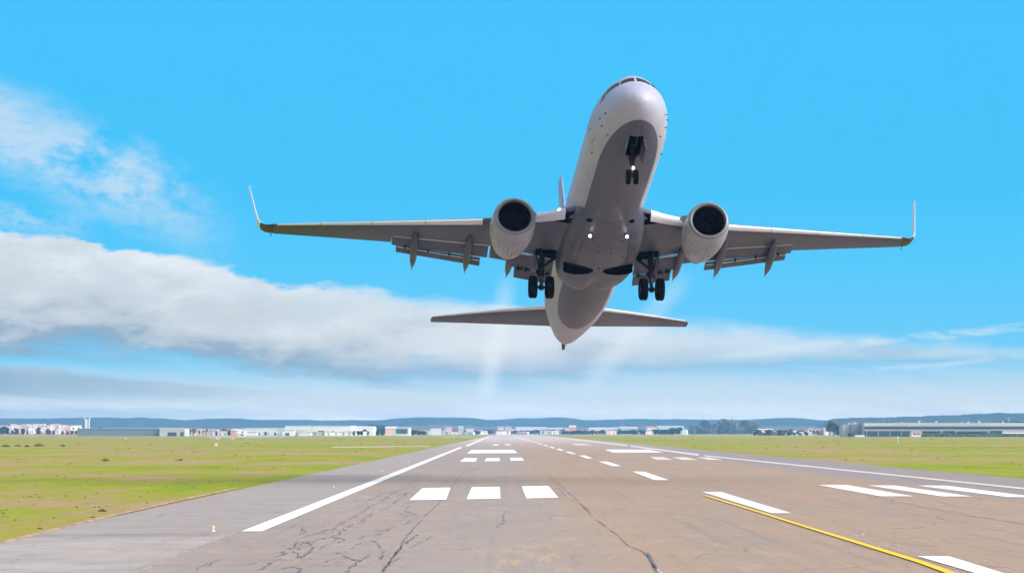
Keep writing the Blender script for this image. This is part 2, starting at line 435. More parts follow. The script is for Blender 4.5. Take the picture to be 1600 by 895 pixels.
# brown kerb along the near left edge
mb = MB()
P = [gnd(px_, py) for px_, py in ((-160, 889), (-60, 864), (0, 850), (70, 833), (140, 815), (200, 801), (270, 785), (344, 769), (372, 763))]
vs = []
for p in P: vs += [(p.x-.10, p.y, .0), (p.x-.09, p.y, .06), (p.x-.02, p.y, .055), (p.x+.07, p.y, .024)]
mb.add(vs, [(4*i+k, 4*i+k+1, 4*i+k+5, 4*i+k+4) for i in range(len(P)-1) for k in range(3)])
struct(mb, 'kerb', var_mat('kerb_brown', (.24, .13, .09), (.42, .27, .14), 3., (1, .3, 1), .9))

# painted markings --------------------------------------------------------
def paint(name, base, wear, scale=2.):
    m, nn, b, o = nmat(name, .9, spec=.05)
    X, Y, Z = nn.xyz(o)
    f = nn.noise(nn.vec(X*3, Y*.8, 0.), scale, 7, .7); g = nn.noise(nn.vec(X*.6, Y*.05, 3.), 2., 3, .5)
    nn.put(b.inputs['Base Color'], nn.mix(nn.step(f+g*.3, .60, .84), (*base, 1), (*wear, 1)))
    return m
wm_ = paint('white_paint', (.80, .785, .775), (.58, .52, .48)); ym = paint('yellow_paint', (.86, .52, .03), (.6, .42, .12))
fm = paint('faded_paint', (.66, .60, .57), (.42, .35, .31))
def poly(mb, pts, z=.034, mi=0):
    P = [gnd(a, c_, z) for a, c_ in pts]
    mb.add(P, [tuple(range(len(P)))], mi)
def kq(mb, k0, k1, y0, y1, z=.034, mi=0):     # strip between two lateral positions, from row y0 to row y1
    A, B = gnd(790, y0, z), gnd(790, y1, z); ax, bx_ = A.x, B.x
    mb.add([(ax+k0*H, A.y, z), (ax+k1*H, A.y, z), (bx_+k1*H, B.y, z), (bx_+k0*H, B.y, z)], [(0, 1, 2, 3)], mi)
mb = MB()
poly(mb, [(376,829.5), (409,829.5), (723,698.6), (718,698.2)])
poly(mb, [(726,696.5), (732,696.5), (766,681), (763.5,681)])
struct(mb, 'left_edge_line', wm_)
mb = MB()
for (a, c_) in ((1850, 1100),):
    poly(mb, [(1700,771.6), (1700,774.2), (1100,712.0), (1100,710.5)], mi=1)
    poly(mb, [(1092,708.9), (1092,711.6), (985,697.2), (985,695.6)], mi=1)
    poly(mb, [(980,694.9), (980,696.6), (850,681), (850,680.2)], mi=1)
struct(mb, 'right_edge_line', [wm_, fm])
mb = MB()
for q in ([(1097,767.8),(1127,768),(1236,801),(1205,801)], [(988,736),(1007,736.4),(1046,749.5),(1022,749.5)], [(935,720.5),(949,720.5),(971,727.7),(957,727.7)],
          [(904,711),(914,711),(926,715.6),(916,715.6)], [(882,705),(889,705),(902,708.6),(894,708.6)], [(868,700.7),(874,700.7),(882,703.4),(875.5,703.4)],
          [(857,697.4),(862,697.4),(868,699.7),(863,699.7)], [(848,694.7),(852,694.7),(857.5,696.7),(853.5,696.7)], [(840,692.4),(844,692.4),(848.5,694),(844.8,694)],
          [(1433,868),(1483,868.2),(1590,901),(1560,905)]):
    poly(mb, q)
poly(mb, [(803,682), (805,682), (842,691.6), (838.6,691.6)], mi=0)
struct(mb, 'centre_line', wm_)
mb = MB()
for q in ([(660,762),(704.5,761),(697,780),(639,781)], [(737,760.5),(781,760),(782,778.5),(729,779.5)], [(815,759),(857,758.5),(872.5,777),(822,778)],
          [(726,715.2),(746,715.2),(743,720.6),(718,720.6)], [(760,715.2),(781,715),(780.5,720),(757,720)], [(797,714.6),(815,714.4),(819.5,719),(798,719.3)],
          [(1278,757),(1323,757),(1428,774.8),(1376,774.8)], [(1356,757.8),(1398,757.8),(1519,775),(1472,775)], [(1433,758),(1478,758),(1620,776),(1575,776)],
          [(771,693.8),(780,693.8),(779,695.3),(769.5,695.3)], [(789,693.6),(797,693.6),(798,695),(789.5,695)]):
    poly(mb, q)
for q in ([(1015,713.6),(1036,713.6),(1052,717.6),(1026,717.8)], [(1050,713.8),(1072,713.8),(1091,718),(1066,718)], [(1089,714),(1108,714),(1130,718),(1108,718)]):
    poly(mb, q, mi=1)
struct(mb, 'touchdown_zone_bars', [wm_, fm])
mb = MB()
poly(mb, [(736,702.6),(803,702.4),(808.5,707.4),(730,707.8)]); poly(mb, [(945,701.9),(1012,701.9),(1037,706.3),(958,706.5)])
poly(mb, [(893,693.2),(914,693.2),(924,695.2),(900,695.2)], mi=1)
struct(mb, 'aiming_point_bars', [wm_, fm])
mb = MB()
cpt = [(1101,773.5), (1185,799), (1272,826), (1372,856.5), (1440,877.5), (1500,899), (1560,925)]
A = [gnd(*p, .04) for p in cpt]; vs = []
for i, p in enumerate(A): wd = .07+.03*min(i, 3)/3; vs += [p-Vector((wd, 0, 0)), p+Vector((wd, 0, 0))]
mb.add(vs, [(2*i, 2*i+1, 2*i+3, 2*i+2) for i in range(len(A)-1)])
struct(mb, 'yellow_taxi_line', ym)
mb = MB(); poly(mb, [(520,697.6),(670,696.4),(672,697.1),(520,698.5)], z=.015); poly(mb, [(690,682.2),(742,682.0),(742,682.5),(690,682.8)], z=.015)
struct(mb, 'service_path', mat('pale_path', (.55, .5, .38), .9))
mb = MB(); poly(mb, [(320,681.5),(440,680.4),(470,681.2),(440,683.0),(330,683.6)], z=.015)
struct(mb, 'taxiway', mat('far_taxiway', (.34, .33, .35), .9))

# ================================================================ HILLS
def hills(name, prof, D, depth, m, seed):
    r = random.Random(seed); pts = sorted(prof)
    pxs = [p for p, _ in pts]; pys = [q for _, q in pts]
    nx = 260; x0, x1 = pxs[0], pxs[-1]; rows = [0, .12, .3, .55, .8, 1.0, 1.3, 1.8]; hs = [0, .18, .5, .82, .96, 1, .85, 0]
    vs = []
    bumps = [(r.uniform(20, 90), r.uniform(0, 7), r.uniform(.4, 1)) for _ in range(6)]
    for j, (rr, hh) in enumerate(zip(rows, hs)):
        for i in range(nx):
            px_ = x0+(x1-x0)*i/(nx-1); py = float(np.interp(px_, pxs, pys))
            top_ = at(px_, py, D+depth).z
            jit = sum(a*math.sin(px_/l*6.28+ph+j*1.3) for l, ph, a in bumps)*.5 if 0 < j < 7 and j != 5 else 0
            tre = r.uniform(-.9, .9) if j in (4, 5, 6) else 0
            z_ = -1 if hh == 0 else top_*hh + jit*(1 if j < 5 else .3) + tre
            P_ = at(px_, 675, D+depth*rr); vs.append((P_.x, P_.y, z_))
    mb = MB(); mb.add(vs, [(j*nx+i, j*nx+i+1, (j+1)*nx+i+1, (j+1)*nx+i) for j in range(len(rows)-1) for i in range(nx-1)])
    return struct(mb, name, m, True)
def forest_mat(name, c1, c2):
    m, nn, b, o = nmat(name, 1., spec=0.)
    X, Y, Z = nn.xyz(o)
    f = nn.noise(nn.vec(X*.02, Y*.004, Z*.05), 1.5, 6, .65); g = nn.noise(nn.vec(X*.12, Y*.02, Z*.2), 1.5, 3, .6)
    nn.put(b.inputs['Base Color'], nn.mix(nn.step(f*.7+g*.3, .35, .62), (*c1, 1), (*c2, 1)))
    return m
FAR = 8200
fo1 = forest_mat('far_forest', (.03, .05, .045), (.065, .085, .06)); fo2 = forest_mat('near_forest', (.03, .05, .04), (.07, .08, .05))
hills('hills', [(-1500,652),(-600,655),(-200,651),(0,652.5),(50,654),(90,653),(130,652),(200,652.3),(250,653),(290,656.5),(320,654),(360,653),(400,656),(440,655),(500,656.5),(560,657),(600,655),(630,652.5),(660,651.8),(720,652),(745,654),(760,655.3),(790,655),(830,652.8),(870,652),(893,652.5),(905,656),(925,657),(950,655),(1000,654),(1060,655),(1100,655.5),(1150,656),(1185,654.6),(1220,652.5),(1250,653),(1285,656.5),(1330,657),(1700,655),(2300,652),(3000,655)], 6300, 1300, fo1, 5)
hills('near_hills', [(1240,674),(1270,667),(1300,654.5),(1330,652.5),(1380,652.5),(1400,651.3),(1440,650),(1500,648),(1530,646.2),(1560,645.6),(1600,645),(1700,644),(1900,648),(2300,655),(2700,672)], 4700, 1100, fo2, 8)

hills('foothills', [(-400,672),(100,671),(180,668.5),(260,667.5),(330,669),(420,669.5),(560,670),(590,666.5),(640,664.8),(700,664.4),(760,666.5),(800,667.5),(880,668),(930,667),(980,665.5),(1060,666.5),(1150,667.2),(1230,665.8),(1290,667),(1350,667),(1700,668)], 4500, 900, var_mat('mauve_brush', (.17, .10, .10), (.09, .10, .06), .03, (1, .15, 1), 1.), 12)
# ---------------------------------------------------------------- haze
hm = bpy.data.materials.new('haze_air'); hm.use_nodes = True; hnt = hm.node_tree; hnt.nodes.clear()
ho = hnt.nodes.new('ShaderNodeOutputMaterial'); hv = hnt.nodes.new('ShaderNodeVolumePrincipled')
hv.inputs['Color'].default_value = (.24, .56, 1.0, 1); hv.inputs['Density'].default_value = .0001; hv.inputs['Anisotropy'].default_value = 0
hnt.links.new(hv.outputs[0], ho.inputs['Volume'])
mb = MB(); mb.box((0, 3850, 22), (9600, 4950, 25)); tag(mb.build('haze', hm, None, False), kind='stuff')

# ================================================================ BACKGROUND BUILDINGS
white = var_mat('white_cladding', (.72, .74, .74), (.82, .82, .81), .05, rough=.6)
cream = mat('cream_render', (.74, .66, .58), .8); pinkr = mat('pink_render', (.72, .52, .46), .8); palew = mat('pale_render', (.80, .78, .76), .8)
bluegrey = var_mat('blue_grey_cladding', (.14, .19, .25), (.18, .22, .28), .04, rough=.5)
navy = mat('navy_glazing', (.035, .075, .11), .25); teal = mat('teal_door', (.045, .10, .13), .4)
lgrey = var_mat('light_grey_cladding', (.45, .47, .49), (.56, .56, .56), .05); beige = mat('beige_band', (.46, .42, .41), .8)
rooft = mat('pink_tile', (.50, .26, .20), .85); roofg = mat('grey_roof', (.38, .39, .42), .8); darkw = mat('dark_window', (.05, .07, .10), .3)
orange = mat('orange_render', (.75, .34, .14), .8); reds = mat('red_panel', (.6, .06, .05), .6); metalg = mat('mast_grey', (.45, .47, .5), .5)
def bbox(mb, px0, px1, y0, y1, D, dep, mi=0, zmin=None):
    """box whose near face spans the given picture columns and rows at distance D"""
    a, c_ = at(px0, y1, D), at(px1, y0, D)
    z0 = a.z if zmin is None else zmin
    cx, hz = (a.x+c_.x)/2, (c_.z-z0)/2
    return mb.box((cx, D+dep/2, z0+hz), (abs(c_.x-a.x)/2, dep/2, hz), mi=mi)
def base_empty(name, px0, px1, D, label, cat, group=None):
    p = at((px0+px1)/2, 675, D); return empty(name, (p.x, D, 0), label, cat, group)
def local(mb, e):
    L = e.location; mb.v = [(p[0]-L.x, p[1]-L.y, p[2]-L.z) for p in mb.v]; return mb
def hangar(name, label, px0, px1, ytop, D, dep, wallm, roofm=None, ridge=1.2, bands=(), parts=(), cat='building', group=None):
    e = base_empty(name, px0, px1, D, label, cat, group)
    mb = MB(); bbox(mb, px0, px1, ytop+(ridge if roofm else 0), 675, D, dep, zmin=-.3); local(mb, e).build('wall', wallm, e, False)
    if roofm:
        a, c_ = at(px0, ytop, D), at(px1, ytop, D); zr = c_.z; ze = at(px0, ytop+ridge, D).z+.02; o_ = .4
        mb = MB(); X0, X1, Y0, Y1 = a.x-o_, c_.x+o_, D-o_, D+dep+o_; ym_ = D+dep/2
        mb.add([(X0, Y0, ze), (X1, Y0, ze), (X1, ym_, zr), (X0, ym_, zr), (X0, Y1, ze), (X1, Y1, ze)], [(0, 1, 2, 3), (3, 2, 5, 4), (0, 3, 4), (1, 5, 2), (0, 4, 5, 1)])
        local(mb, e).build('roof', roofm, e, False)
    for pn, x0, x1, y0, y1, m_, off in parts:
        mb = MB(); bbox(mb, x0, x1, y0, y1, D-off, off+.5); local(mb, e).build(pn, m_, e, False)
    return e
hangar('hangar', 'long low blue-grey hangar beside the pale town', 121, 249, 668.6, 2150, 60, bluegrey, roofg, .9)
hangar('terminal_block', 'light grey block with two dark doors at the end of the blue-grey hangar', 249.3, 289, 669, 2140, 30, lgrey, None, parts=[('door', 262, 276, 675, 681, darkw, .3), ('door', 282, 287, 674.5, 681, darkw, .3), ('fascia', 249, 289.3, 668.7, 670, palew, .4)])
hangar('warehouse', 'long white low warehouse left of the tallest white warehouse', 380, 442, 668.6, 2500, 60, white, palew, 1.0, parts=[('door', 388, 392, 674, 679, darkw, .3), ('door', 412, 420, 674, 679, lgrey, .3)])
hangar('warehouse', 'very large white warehouse, the tallest left of the runway', 445, 549, 664.6, 2450, 90, white, palew, .6, parts=[('wall_panel', 487, 488, 665.5, 675, lgrey, .2), ('window_strip', 497, 506, 672.5, 674.5, darkw, .3), ('window_strip', 460, 480, 671.5, 672.3, lgrey, .3)])
hangar('warehouse', 'white warehouse with a lower roof joined right of the tallest one', 549.4, 583, 665.6, 2460, 60, palew, palew, 1.8, parts=[('door', 560, 568, 673, 678, darkw, .3)])
hangar('shed', 'pale shed with a grey roof in front of the tallest white warehouse', 441, 459, 671, 2300, 18, palew, roofg, 1.2, parts=[('door', 446, 452, 676, 680, darkw, .3)])
hangar('shed', 'white flat shed in front of the tall warehouse, right one of its two sheds', 466, 486, 674.5, 2300, 18, white, roofg, .7)
hangar('aircraft_hangar', 'small hangar with a dark teal door and a white roof', 617, 640, 667.4, 2400, 35, white, palew, .9, parts=[('hangar_door', 619, 637, 669.6, 677, teal, .4)])
hangar('shed', 'white peaked shed left of the hangar with the teal door', 602, 618, 666.2, 2480, 30, pinkr, white, 2.6)
hangar('shed', 'small white shed with a dark window near far left grass', 372, 382, 677.2, 2000, 8, white, roofg, .7, parts=[('window', 376, 380, 679, 680.4, darkw, .2)])
hangar('house', 'white flat-roofed house with dark windows, left of the white warehouses', 330, 340, 670.4, 2600, 12, white, palew, .5, parts=[('window', 332, 334, 672, 673.5, darkw, .2), ('window', 336, 338, 672, 673.5, darkw, .2)])
hangar('house', 'cream house with a pink tile roof beside the red bare trees', 307, 326, 672.2, 2600, 12, pinkr, rooft, 1.4)
hangar('house', 'orange-brown house in front of the long low warehouse', 361, 369, 671.4, 2450, 12, orange, rooft, 1.2)
hangar('house', 'white house with pink trim in front of the long low warehouse', 386, 401, 674, 2380, 10, palew, rooft, .9)
hangar('shed', 'white shed with a green verge at the far end of the left field', 673, 688, 669.2, 3000, 20, white, white, 1.4)
hangar('house', 'pink house on the rise left of the far runway end', 695, 706, 666, 3600, 15, pinkr, rooft, 1.5)
hangar('house', 'grey-white house between trees left of the far runway end', 716, 724, 665.6, 3650, 15, lgrey, palew, 1.2)
hangar('shed', 'cream low shed just left of the far runway end', 728, 740, 669.2, 3500, 20, cream, palew, .8)
hangar('farmhouse', 'white farmhouse with a red roof behind the far runway end', 778, 787, 665.4, 4000, 20, palew, rooft, 1.3, parts=[('window', 780, 781, 667.4, 668.6, darkw, .3), ('window', 784, 785, 667.4, 668.6, darkw, .3)])
hangar('farmhouse', 'red-roofed house right beside the white farmhouse behind the runway', 789, 799, 665.8, 4050, 20, pinkr, rooft, 1.5)
hangar('warehouse', 'long pale warehouse with a pink roof behind the far runway end', 806, 854, 666.6, 3950, 60, palew, mat('pink_roof', (.66, .50, .46), .8), 1.6)
hangar('warehouse', 'grey warehouse left of the orange building with the mast', 856, 879, 667.9, 3900, 40, lgrey, palew, 1.2)
e = hangar('chapel', 'orange and white building with a thin mast on its roof', 890, 900, 664.4, 3700, 20, orange, white, 2.2, parts=[('annex', 882, 889.8, 668, 671, pinkr, 1.)])
p = at(896.5, 661, 3700); q = at(896.5, 665, 3700); mb = MB(); mb.tube([(p.x, 3705, q.z-1), (p.x, 3705, p.z)], .25, 6); local(mb, e).build('mast', metalg, e)
hangar('warehouse', 'long white shed right of the orange building with the mast', 921, 965, 667.8, 3700, 40, white, palew, 1.2)
hangar('warehouse', 'lavender grey shed right of the thin tall mast', 968, 996, 666.8, 3650, 40, lgrey, palew, 1.4)
hangar('house', 'pink-roofed white house beside the pale blue shed', 1011, 1027, 665.6, 3600, 20, palew, rooft, 1.8)
hangar('warehouse', 'long pale blue shed ending at the dark green tree', 1028, 1069, 665, 3600, 40, mat('pale_blue', (.5, .62, .68), .7), white, .9)
hangar('shed', 'small white shed standing low in front of the trees behind runway', 866, 874, 672.6, 3300, 8, white, palew, .6)
hangar('shed', 'low white roof among trees, left of the white house with two windows', 1186, 1208, 669.4, 3100, 20, lgrey, palew, 1.2)
hangar('shed', 'low cream shed nearest the brown tree left of the terminal', 1252, 1268, 674.2, 2600, 16, cream, white, 1.)
hangar('shed', 'long low white shed below the bare wood right of the runway', 1219, 1240, 675.6, 2500, 16, lgrey, white, .8)
hangar('house', 'white house with two bright gables left of the brown tree', 1288, 1297, 668.2, 2700, 12, white, palew, 1.2, parts=[('window', 1290, 1291.5, 670.5, 672, darkw, .2), ('window', 1293.5, 1295, 670.5, 672, darkw, .2)])
hangar('house', 'pink-roofed house between the wood and the white house', 1262, 1270, 668.6, 2900, 12, cream, rooft, 1.4)
# hill-top buildings
for i, (a, c_, yy, lb) in enumerate([(498, 504, 656.2, 'tiny white building on the hill crest above the tallest warehouse'), (543, 550, 656.4, 'tiny pale building on the hill crest right of the tallest warehouse'), (606, 616, 657, 'tiny white building on the slope above the teal-doored hangar')]):
    hangar('hilltop_house', lb, a, c_, yy, 7600, 30, white, palew, .5)
# terminal on the right
D = 1830
e = base_empty('terminal_building', 1350, 1640, D, 'very long grey terminal with two dark window bands at the right edge', 'terminal')
def tp(nm, x0, x1, y0, y1, m_, off=0., dep=45., par=None):
    mb = MB(); bbox(mb, x0, x1, y0, y1, D-off, dep); return local(mb, e).build(nm, m_, par or e, False)
tp('wall', 1350, 1640, 661.2, 682.2, beige)
tp('parapet', 1349.6, 1394.5, 660.6, 665.6, lgrey, .35, 40)
tp('fascia', 1394.8, 1640.4, 660.3, 665.6, lgrey, .3, 40)
up = tp('window_band', 1350.2, 1640.1, 666.2, 670.0, navy, .25, 2)
tp('glazed_wall', 1350.3, 1423.5, 672.8, 681.6, navy, .25, 2)
tp('glazed_wall', 1473, 1492, 672.7, 678.2, navy, .3, 2)
tp('glazed_wall', 1547, 1566, 672.4, 680.2, navy, .3, 2)
tp('canopy', 1441, 1471, 673.0, 674.6, darkw, 4, 5); tp('canopy', 1495, 1545, 673.2, 674.4, darkw, 4, 5)
tp('shop_front', 1495, 1545, 675.4, 679.8, mat('slate_grey', (.16, .18, .22), .6), .3, 2); tp('shop_front', 1441.5, 1471, 675.2, 679.8, MATS['slate_grey'], .3, 2)  # plain dark grey fronts below the canopies
tp('low_wall', 1567, 1640, 675.4, 677.2, palew, .4, 2)
for px_ in (1354, 1372, 1390, 1408): tp('mullion', px_, px_+.5, 672.8, 681.6, lgrey, .4, .1)
for px_, yy in ((1370, 659.4), (1408, 658.2), (1435, 655.6), (1462, 656.2), (1500, 658.6), (1512, 657.4), (1529, 655.8), (1546, 659), (1566, 657), (1585, 659)):
    tp('roof_vent', px_, px_+3, yy+1, 661, lgrey, -12, 3)
for px_, yy in ((1381, 654), (1389, 654.2), (1435, 656), (1504, 654), (1514, 654.5)):
    p = at(px_, yy, D+16); mb = MB(); mb.tube([(p.x, D+16, at(px_, 661, D).z-.2), (p.x, D+16, p.z)], .07, 6); local(mb, e).build('roof_mast', metalg, e)
mb = MB(); p = at(1576, 653.5, D+25); p2 = at(1576, 660.5, D+25)
mb.tube([(p.x, p.y, p2.z), (p.x, p.y, p.z)], .12, 6); mb.box((p.x, p.y, p.z), (1.8, .1, .1)); local(mb, e).build('antenna', metalg, e, False)
hangar('annex_building', 'pale grey square tower block at the terminal left end', 1317, 1329.6, 663.2, 1840, 20, lgrey, None, parts=[('parapet', 1316.8, 1329.8, 662.4, 663.6, beige, .3), ('door', 1325, 1329, 677, 681, darkw, .3)])
hangar('annex_building', 'blue-grey block between the pale tower block and the terminal', 1330, 1346.6, 663, 1835, 20, bluegrey, None, parts=[('downpipe', 1347.0, 1349.2, 664, 681.8, palew, .3), ('door', 1331.5, 1334, 677, 681.5, darkw, .3)])
hangar('shed', 'small white shed low in front of the blue-grey block', 1336, 1351, 679.4, 1815, 5, palew, None)
hangar('house', 'small pink and white house against the terminal front', 1424, 1440, 674.6, 1815, 10, palew, rooft, 1.6, parts=[('window', 1428, 1431, 677, 679, darkw, .2), ('window', 1434, 1437, 677, 679, darkw, .2)])
# rooftop houses behind the annex
for i, (a, c_, yy, lb) in enumerate([(1326, 1332, 660.2, 'white house showing above the pale tower block'), (1334, 1339, 659, 'white house with red roof above the blue-grey block'), (1343, 1347, 660.8, 'pink house above the right end of the blue-grey block')]):
    hangar('house', lb, a, c_, yy, 2600, 12, (white, palew, pinkr)[i], rooft, 1.)

# town at the left edge: every house its own object, a few pixels each
rt = random.Random(21)
protos = []
for kind in range(3):
    e0 = empty('house', (0, 0, 0), ('pale pink house in the hillside town at the left edge', 'white apartment house in the hillside town at the left edge', 'cream house with a tiled roof in the left-edge town')[kind], 'house', ('pink houses of the pale town', 'white houses of the pale town', 'cream houses of the pale town')[kind])
    Wd, Dp, Ht = ((5, 5, 4.2), (7, 5, 5.4), (4.6, 5, 3.6))[kind]
    mb = MB(); mb.box((0, 0, Ht/2-.5), (Wd/2, Dp/2, Ht/2+.5)); mb.build('wall', (mat('town_pink', (.82, .60, .54), .8), palew, cream)[kind], e0, False)
    mb = MB(); hr = (1.2, .35, 1.0)[kind]
    mb.add([(-Wd/2-.3, -Dp/2-.3, Ht), (Wd/2+.3, -Dp/2-.3, Ht), (Wd/2+.3, 0, Ht+hr), (-Wd/2-.3, 0, Ht+hr), (-Wd/2-.3, Dp/2+.3, Ht), (Wd/2+.3, Dp/2+.3, Ht)], [(0, 1, 2, 3), (3, 2, 5, 4), (0, 3, 4), (1, 5, 2)])
    mb.build('roof', (mat('town_tile', (.66, .42, .34), .85), roofg, rooft)[kind], e0, False)
    for k in range(2):
        for j in range(2 if kind == 1 else 1):
            mb = MB(); mb.box((-Wd/4+k*Wd/2, -Dp/2-.03, 1.5+j*2.1), (.5, .05, .6)); mb.build('window', darkw, e0, False)
    protos.append(e0)
used = set()
# town ground: rising bank so that houses stand on it
mb = MB(); vs = []
nxs = 40
prof = [(2350, 0), (2420, .6), (2600, .9), (3000, 2.0), (3500, 4.6), (4000, 6.0), (4400, 5.5), (5200, -.2)]
for Dd, hz in prof:
    for i in range(nxs):
        px_ = -260 + 400*i/(nxs-1); fade = min(1, max(0, (138-px_)/45)); p = at(px_, 675, Dd); vs.append((p.x, Dd, -.05+hz*fade+ (.35*math.sin(i*1.7+Dd) if 0 < hz and fade > .1 else 0)))
mb.add(vs, [(j*nxs+i, j*nxs+i+1, (j+1)*nxs+i+1, (j+1)*nxs+i) for j in range(len(prof)-1) for i in range(nxs-1)])
struct(mb, 'town_slope', var_mat('red_earth', (.40, .15, .09), (.30, .22, .10), .06, (1, .2, 1), .9), True)
def slope_z(Dd, px_): return float(np.interp(Dd, [a for a, _ in prof], [c_ for _, c_ in prof]))*min(1, max(0, (138-px_)/45))
def put_house(kind, px_, Dd, sc=1.):
    o_ = protos[kind] if kind not in used else copy_tree(protos[kind]); used.add(kind)
    p = at(px_, 675, Dd); o_.location = (p.x, Dd, slope_z(Dd, px_)-.1); o_.rotation_euler = (0, 0, rt.uniform(-.5, .5)); o_.scale = (sc,)*3
for row, (Dd, nhs) in enumerate(((2700, 10), (3000, 15), (3300, 17), (3600, 19), (3900, 19))):
    for i in range(nhs):
        put_house(rt.choice([0, 0, 1, 1, 2]), -14+ (138-row*4)*(i+rt.uniform(.1, .9))/nhs, Dd+rt.uniform(-90, 90), rt.uniform(.75, 1.15)*(.62+.13*row))
put_house(1, 118, 3000, 1.5); put_house(0, 124, 3050, .9)

def scatter(x0, x1, n_, D0, D1, kinds, labs, group, s0=.7, s1=1.2):
    for i in range(n_):
        k_ = rt.choice(kinds); o_ = copy_tree(protos[k_]); px_ = x0+(x1-x0)*(i+rt.uniform(.1, .9))/n_; Dd = rt.uniform(D0, D1)
        p = at(px_, 675, Dd); o_.location = (p.x, Dd, 0); o_.rotation_euler = (0, 0, rt.uniform(-.6, .6)); o_.scale = (rt.uniform(1.0, 2.2), 1, rt.uniform(s0, s1))
        tag(o_, labs, 'house', group)
scatter(296, 440, 15, 2480, 2700, (0, 1, 2), 'small house among the reddish trees left of the tallest white warehouse', 'small houses left of the tallest warehouse', .6, 1.0)
scatter(452, 560, 8, 2260, 2380, (1, 1, 2), 'low white house standing in front of the tallest white warehouse', 'low houses before the tallest warehouse', .35, .6)
scatter(584, 780, 19, 3300, 4000, (0, 1, 1, 2), 'small pale house between the teal-doored hangar and the far runway end', 'small houses left of the far runway end', .5, 1.0)
scatter(782, 905, 15, 3600, 4300, (0, 1, 1, 2), 'small pale house in the row behind the far runway end', 'small houses behind the far runway end', .6, 1.1)
scatter(905, 1070, 12, 3300, 3900, (0, 1, 1), 'small pale house right of the orange building with the mast', 'small houses right of the orange building', .5, 1.0)
scatter(1190, 1300, 8, 2800, 3300, (0, 1, 2), 'small house among the trees left of the terminal', 'small houses left of the terminal', .7, 1.2)
# flared white tower above the hangar
D = 2900; e = base_empty('water_tower', 133, 141, D, 'white tower with two flared arms standing behind the blue-grey hangar', 'tower')
pA = lambda px_, py: at(px_, py, D)
zb = -.1
mb = MB(); a, c_ = pA(133, 655), pA(136.8, 655); mb.box(((a.x+c_.x)/2, D, (a.z+zb)/2), ((c_.x-a.x)/2, 1.2, (a.z-zb)/2)); local(mb, e).build('shaft', white, e, False)
mb = MB(); a, c_ = pA(138.6, 656), pA(140.2, 656); mb.box(((a.x+c_.x)/2, D, (a.z+zb)/2), ((c_.x-a.x)/2, .8, (a.z-zb)/2)); local(mb, e).build('shaft', palew, e, False)
mb = MB(); a = pA(134.6, 656.5); c_ = pA(130.8, 652.4); mb.tube([a, c_], .45, 8); local(mb, e).build('arm', white, e)
mb = MB(); a = pA(139.4, 656.5); c_ = pA(141.6, 652.4); mb.tube([a, c_], .45, 8); local(mb, e).build('arm', white, e)
mb = MB(); a, c_ = pA(133.6, 653.4), pA(139.8, 654.6); mb.box(((a.x+c_.x)/2, D, (a.z+c_.z)/2), ((c_.x-a.x)/2, 1, .35)); local(mb, e).build('crossbeam', lgrey, e, False)

# masts
def mast(px_, y0, y1, D, label, r0=.22):
    p = at(px_, y0, D); e = empty('mast', (p.x, D, 0), label, 'mast')
    mb = MB(); mb.tube([(0, 0, 0), (0, 0, p.z)], [r0, r0*.4], 6); mb.build('pole', metalg, e)
    mb = MB(); mb.box((0, 0, p.z*.9), (.9*r0*4, .1, .1)); mb.build('crossarm', metalg, e, False)
mast(793, 646.5, 0, 6000, 'thin grey mast on the hills above the far runway end', .3)
mast(973, 642.6, 0, 6000, 'tallest thin mast, above the hills right of the airliner tail', .35)
mast(933.5, 660, 0, 3000, 'pale pole beside the small red and white marker boards', .12)
mast(1112, 653.5, 0, 3100, 'thin pole rising out of the bare grey wood', .12)

# ================================================================ TREES
def crown_mesh(name, r, H_, Wd, nleaf, mats, leaf=.5, bare=False, lobes=9, tall=1.):
    mb = MB(); L = []
    for k in range(lobes):
        a = r.uniform(0, 6.28); rr = r.uniform(0, .55)*Wd; zz = H_*r.uniform(.22, .86)
        L.append((rr*math.cos(a)*(1.15-zz/H_*.6), rr*math.sin(a)*(1.15-zz/H_*.6), zz, Wd*r.uniform(.26, .5)))
    for k in range(nleaf):
        lx, ly, lz, lr = r.choice(L); d = Vector((r.gauss(0, 1), r.gauss(0, 1), r.gauss(0, .8))).normalized()*lr*(r.random()**.45)
        c_ = Vector((lx, ly, lz))+d; u = Vector((r.gauss(0, 1), r.gauss(0, 1), r.gauss(0, 1))).normalized(); v = u.orthogonal().normalized()
        s1, s2 = leaf*r.uniform(.6, 1.3), leaf*r.uniform(.3, .8)
        if bare: s2 *= .22; s1 *= 1.6
        mb.add([c_-u*s1-v*s2, c_+u*s1-v*s2*.6, c_+u*s1*.8+v*s2, c_-u*s1*.7+v*s2], [(0, 1, 2, 3)], r.randrange(len(mats)))
    me = mb.build(name, mats, None, False)
    return me
def trunk_mesh(r, H_, Wd, m):
    mb = MB(); mb.tube([(0, 0, -.2), (r.uniform(-.1, .1), 0, H_*.35), (r.uniform(-.3, .3), .1, H_*.7)], [H_*.035, H_*.025, H_*.01], 7)
    for k in range(6):
        a = r.uniform(0, 6.28); z0 = H_*r.uniform(.25, .5); mb.tube([(0, 0, z0), (math.cos(a)*Wd*.22, math.sin(a)*Wd*.22, z0+H_*.15), (math.cos(a)*Wd*.45, math.sin(a)*Wd*.45, z0+H_*.3)], [H_*.015, H_*.01, H_*.003], 5)
    return mb.build('trunk', m, None)
bark = mat('bark', (.10, .075, .06), .9)
gd = [mat('leaf_dark', (.025, .05, .03), .8), mat('leaf_mid', (.05, .085, .035), .8), mat('leaf_blue', (.03, .06, .055), .8)]
gr = [mat('leaf_russet', (.16, .08, .06), .8), mat('leaf_red', (.20, .10, .08), .8), mat('leaf_mid', (.05, .085, .035), .8)]
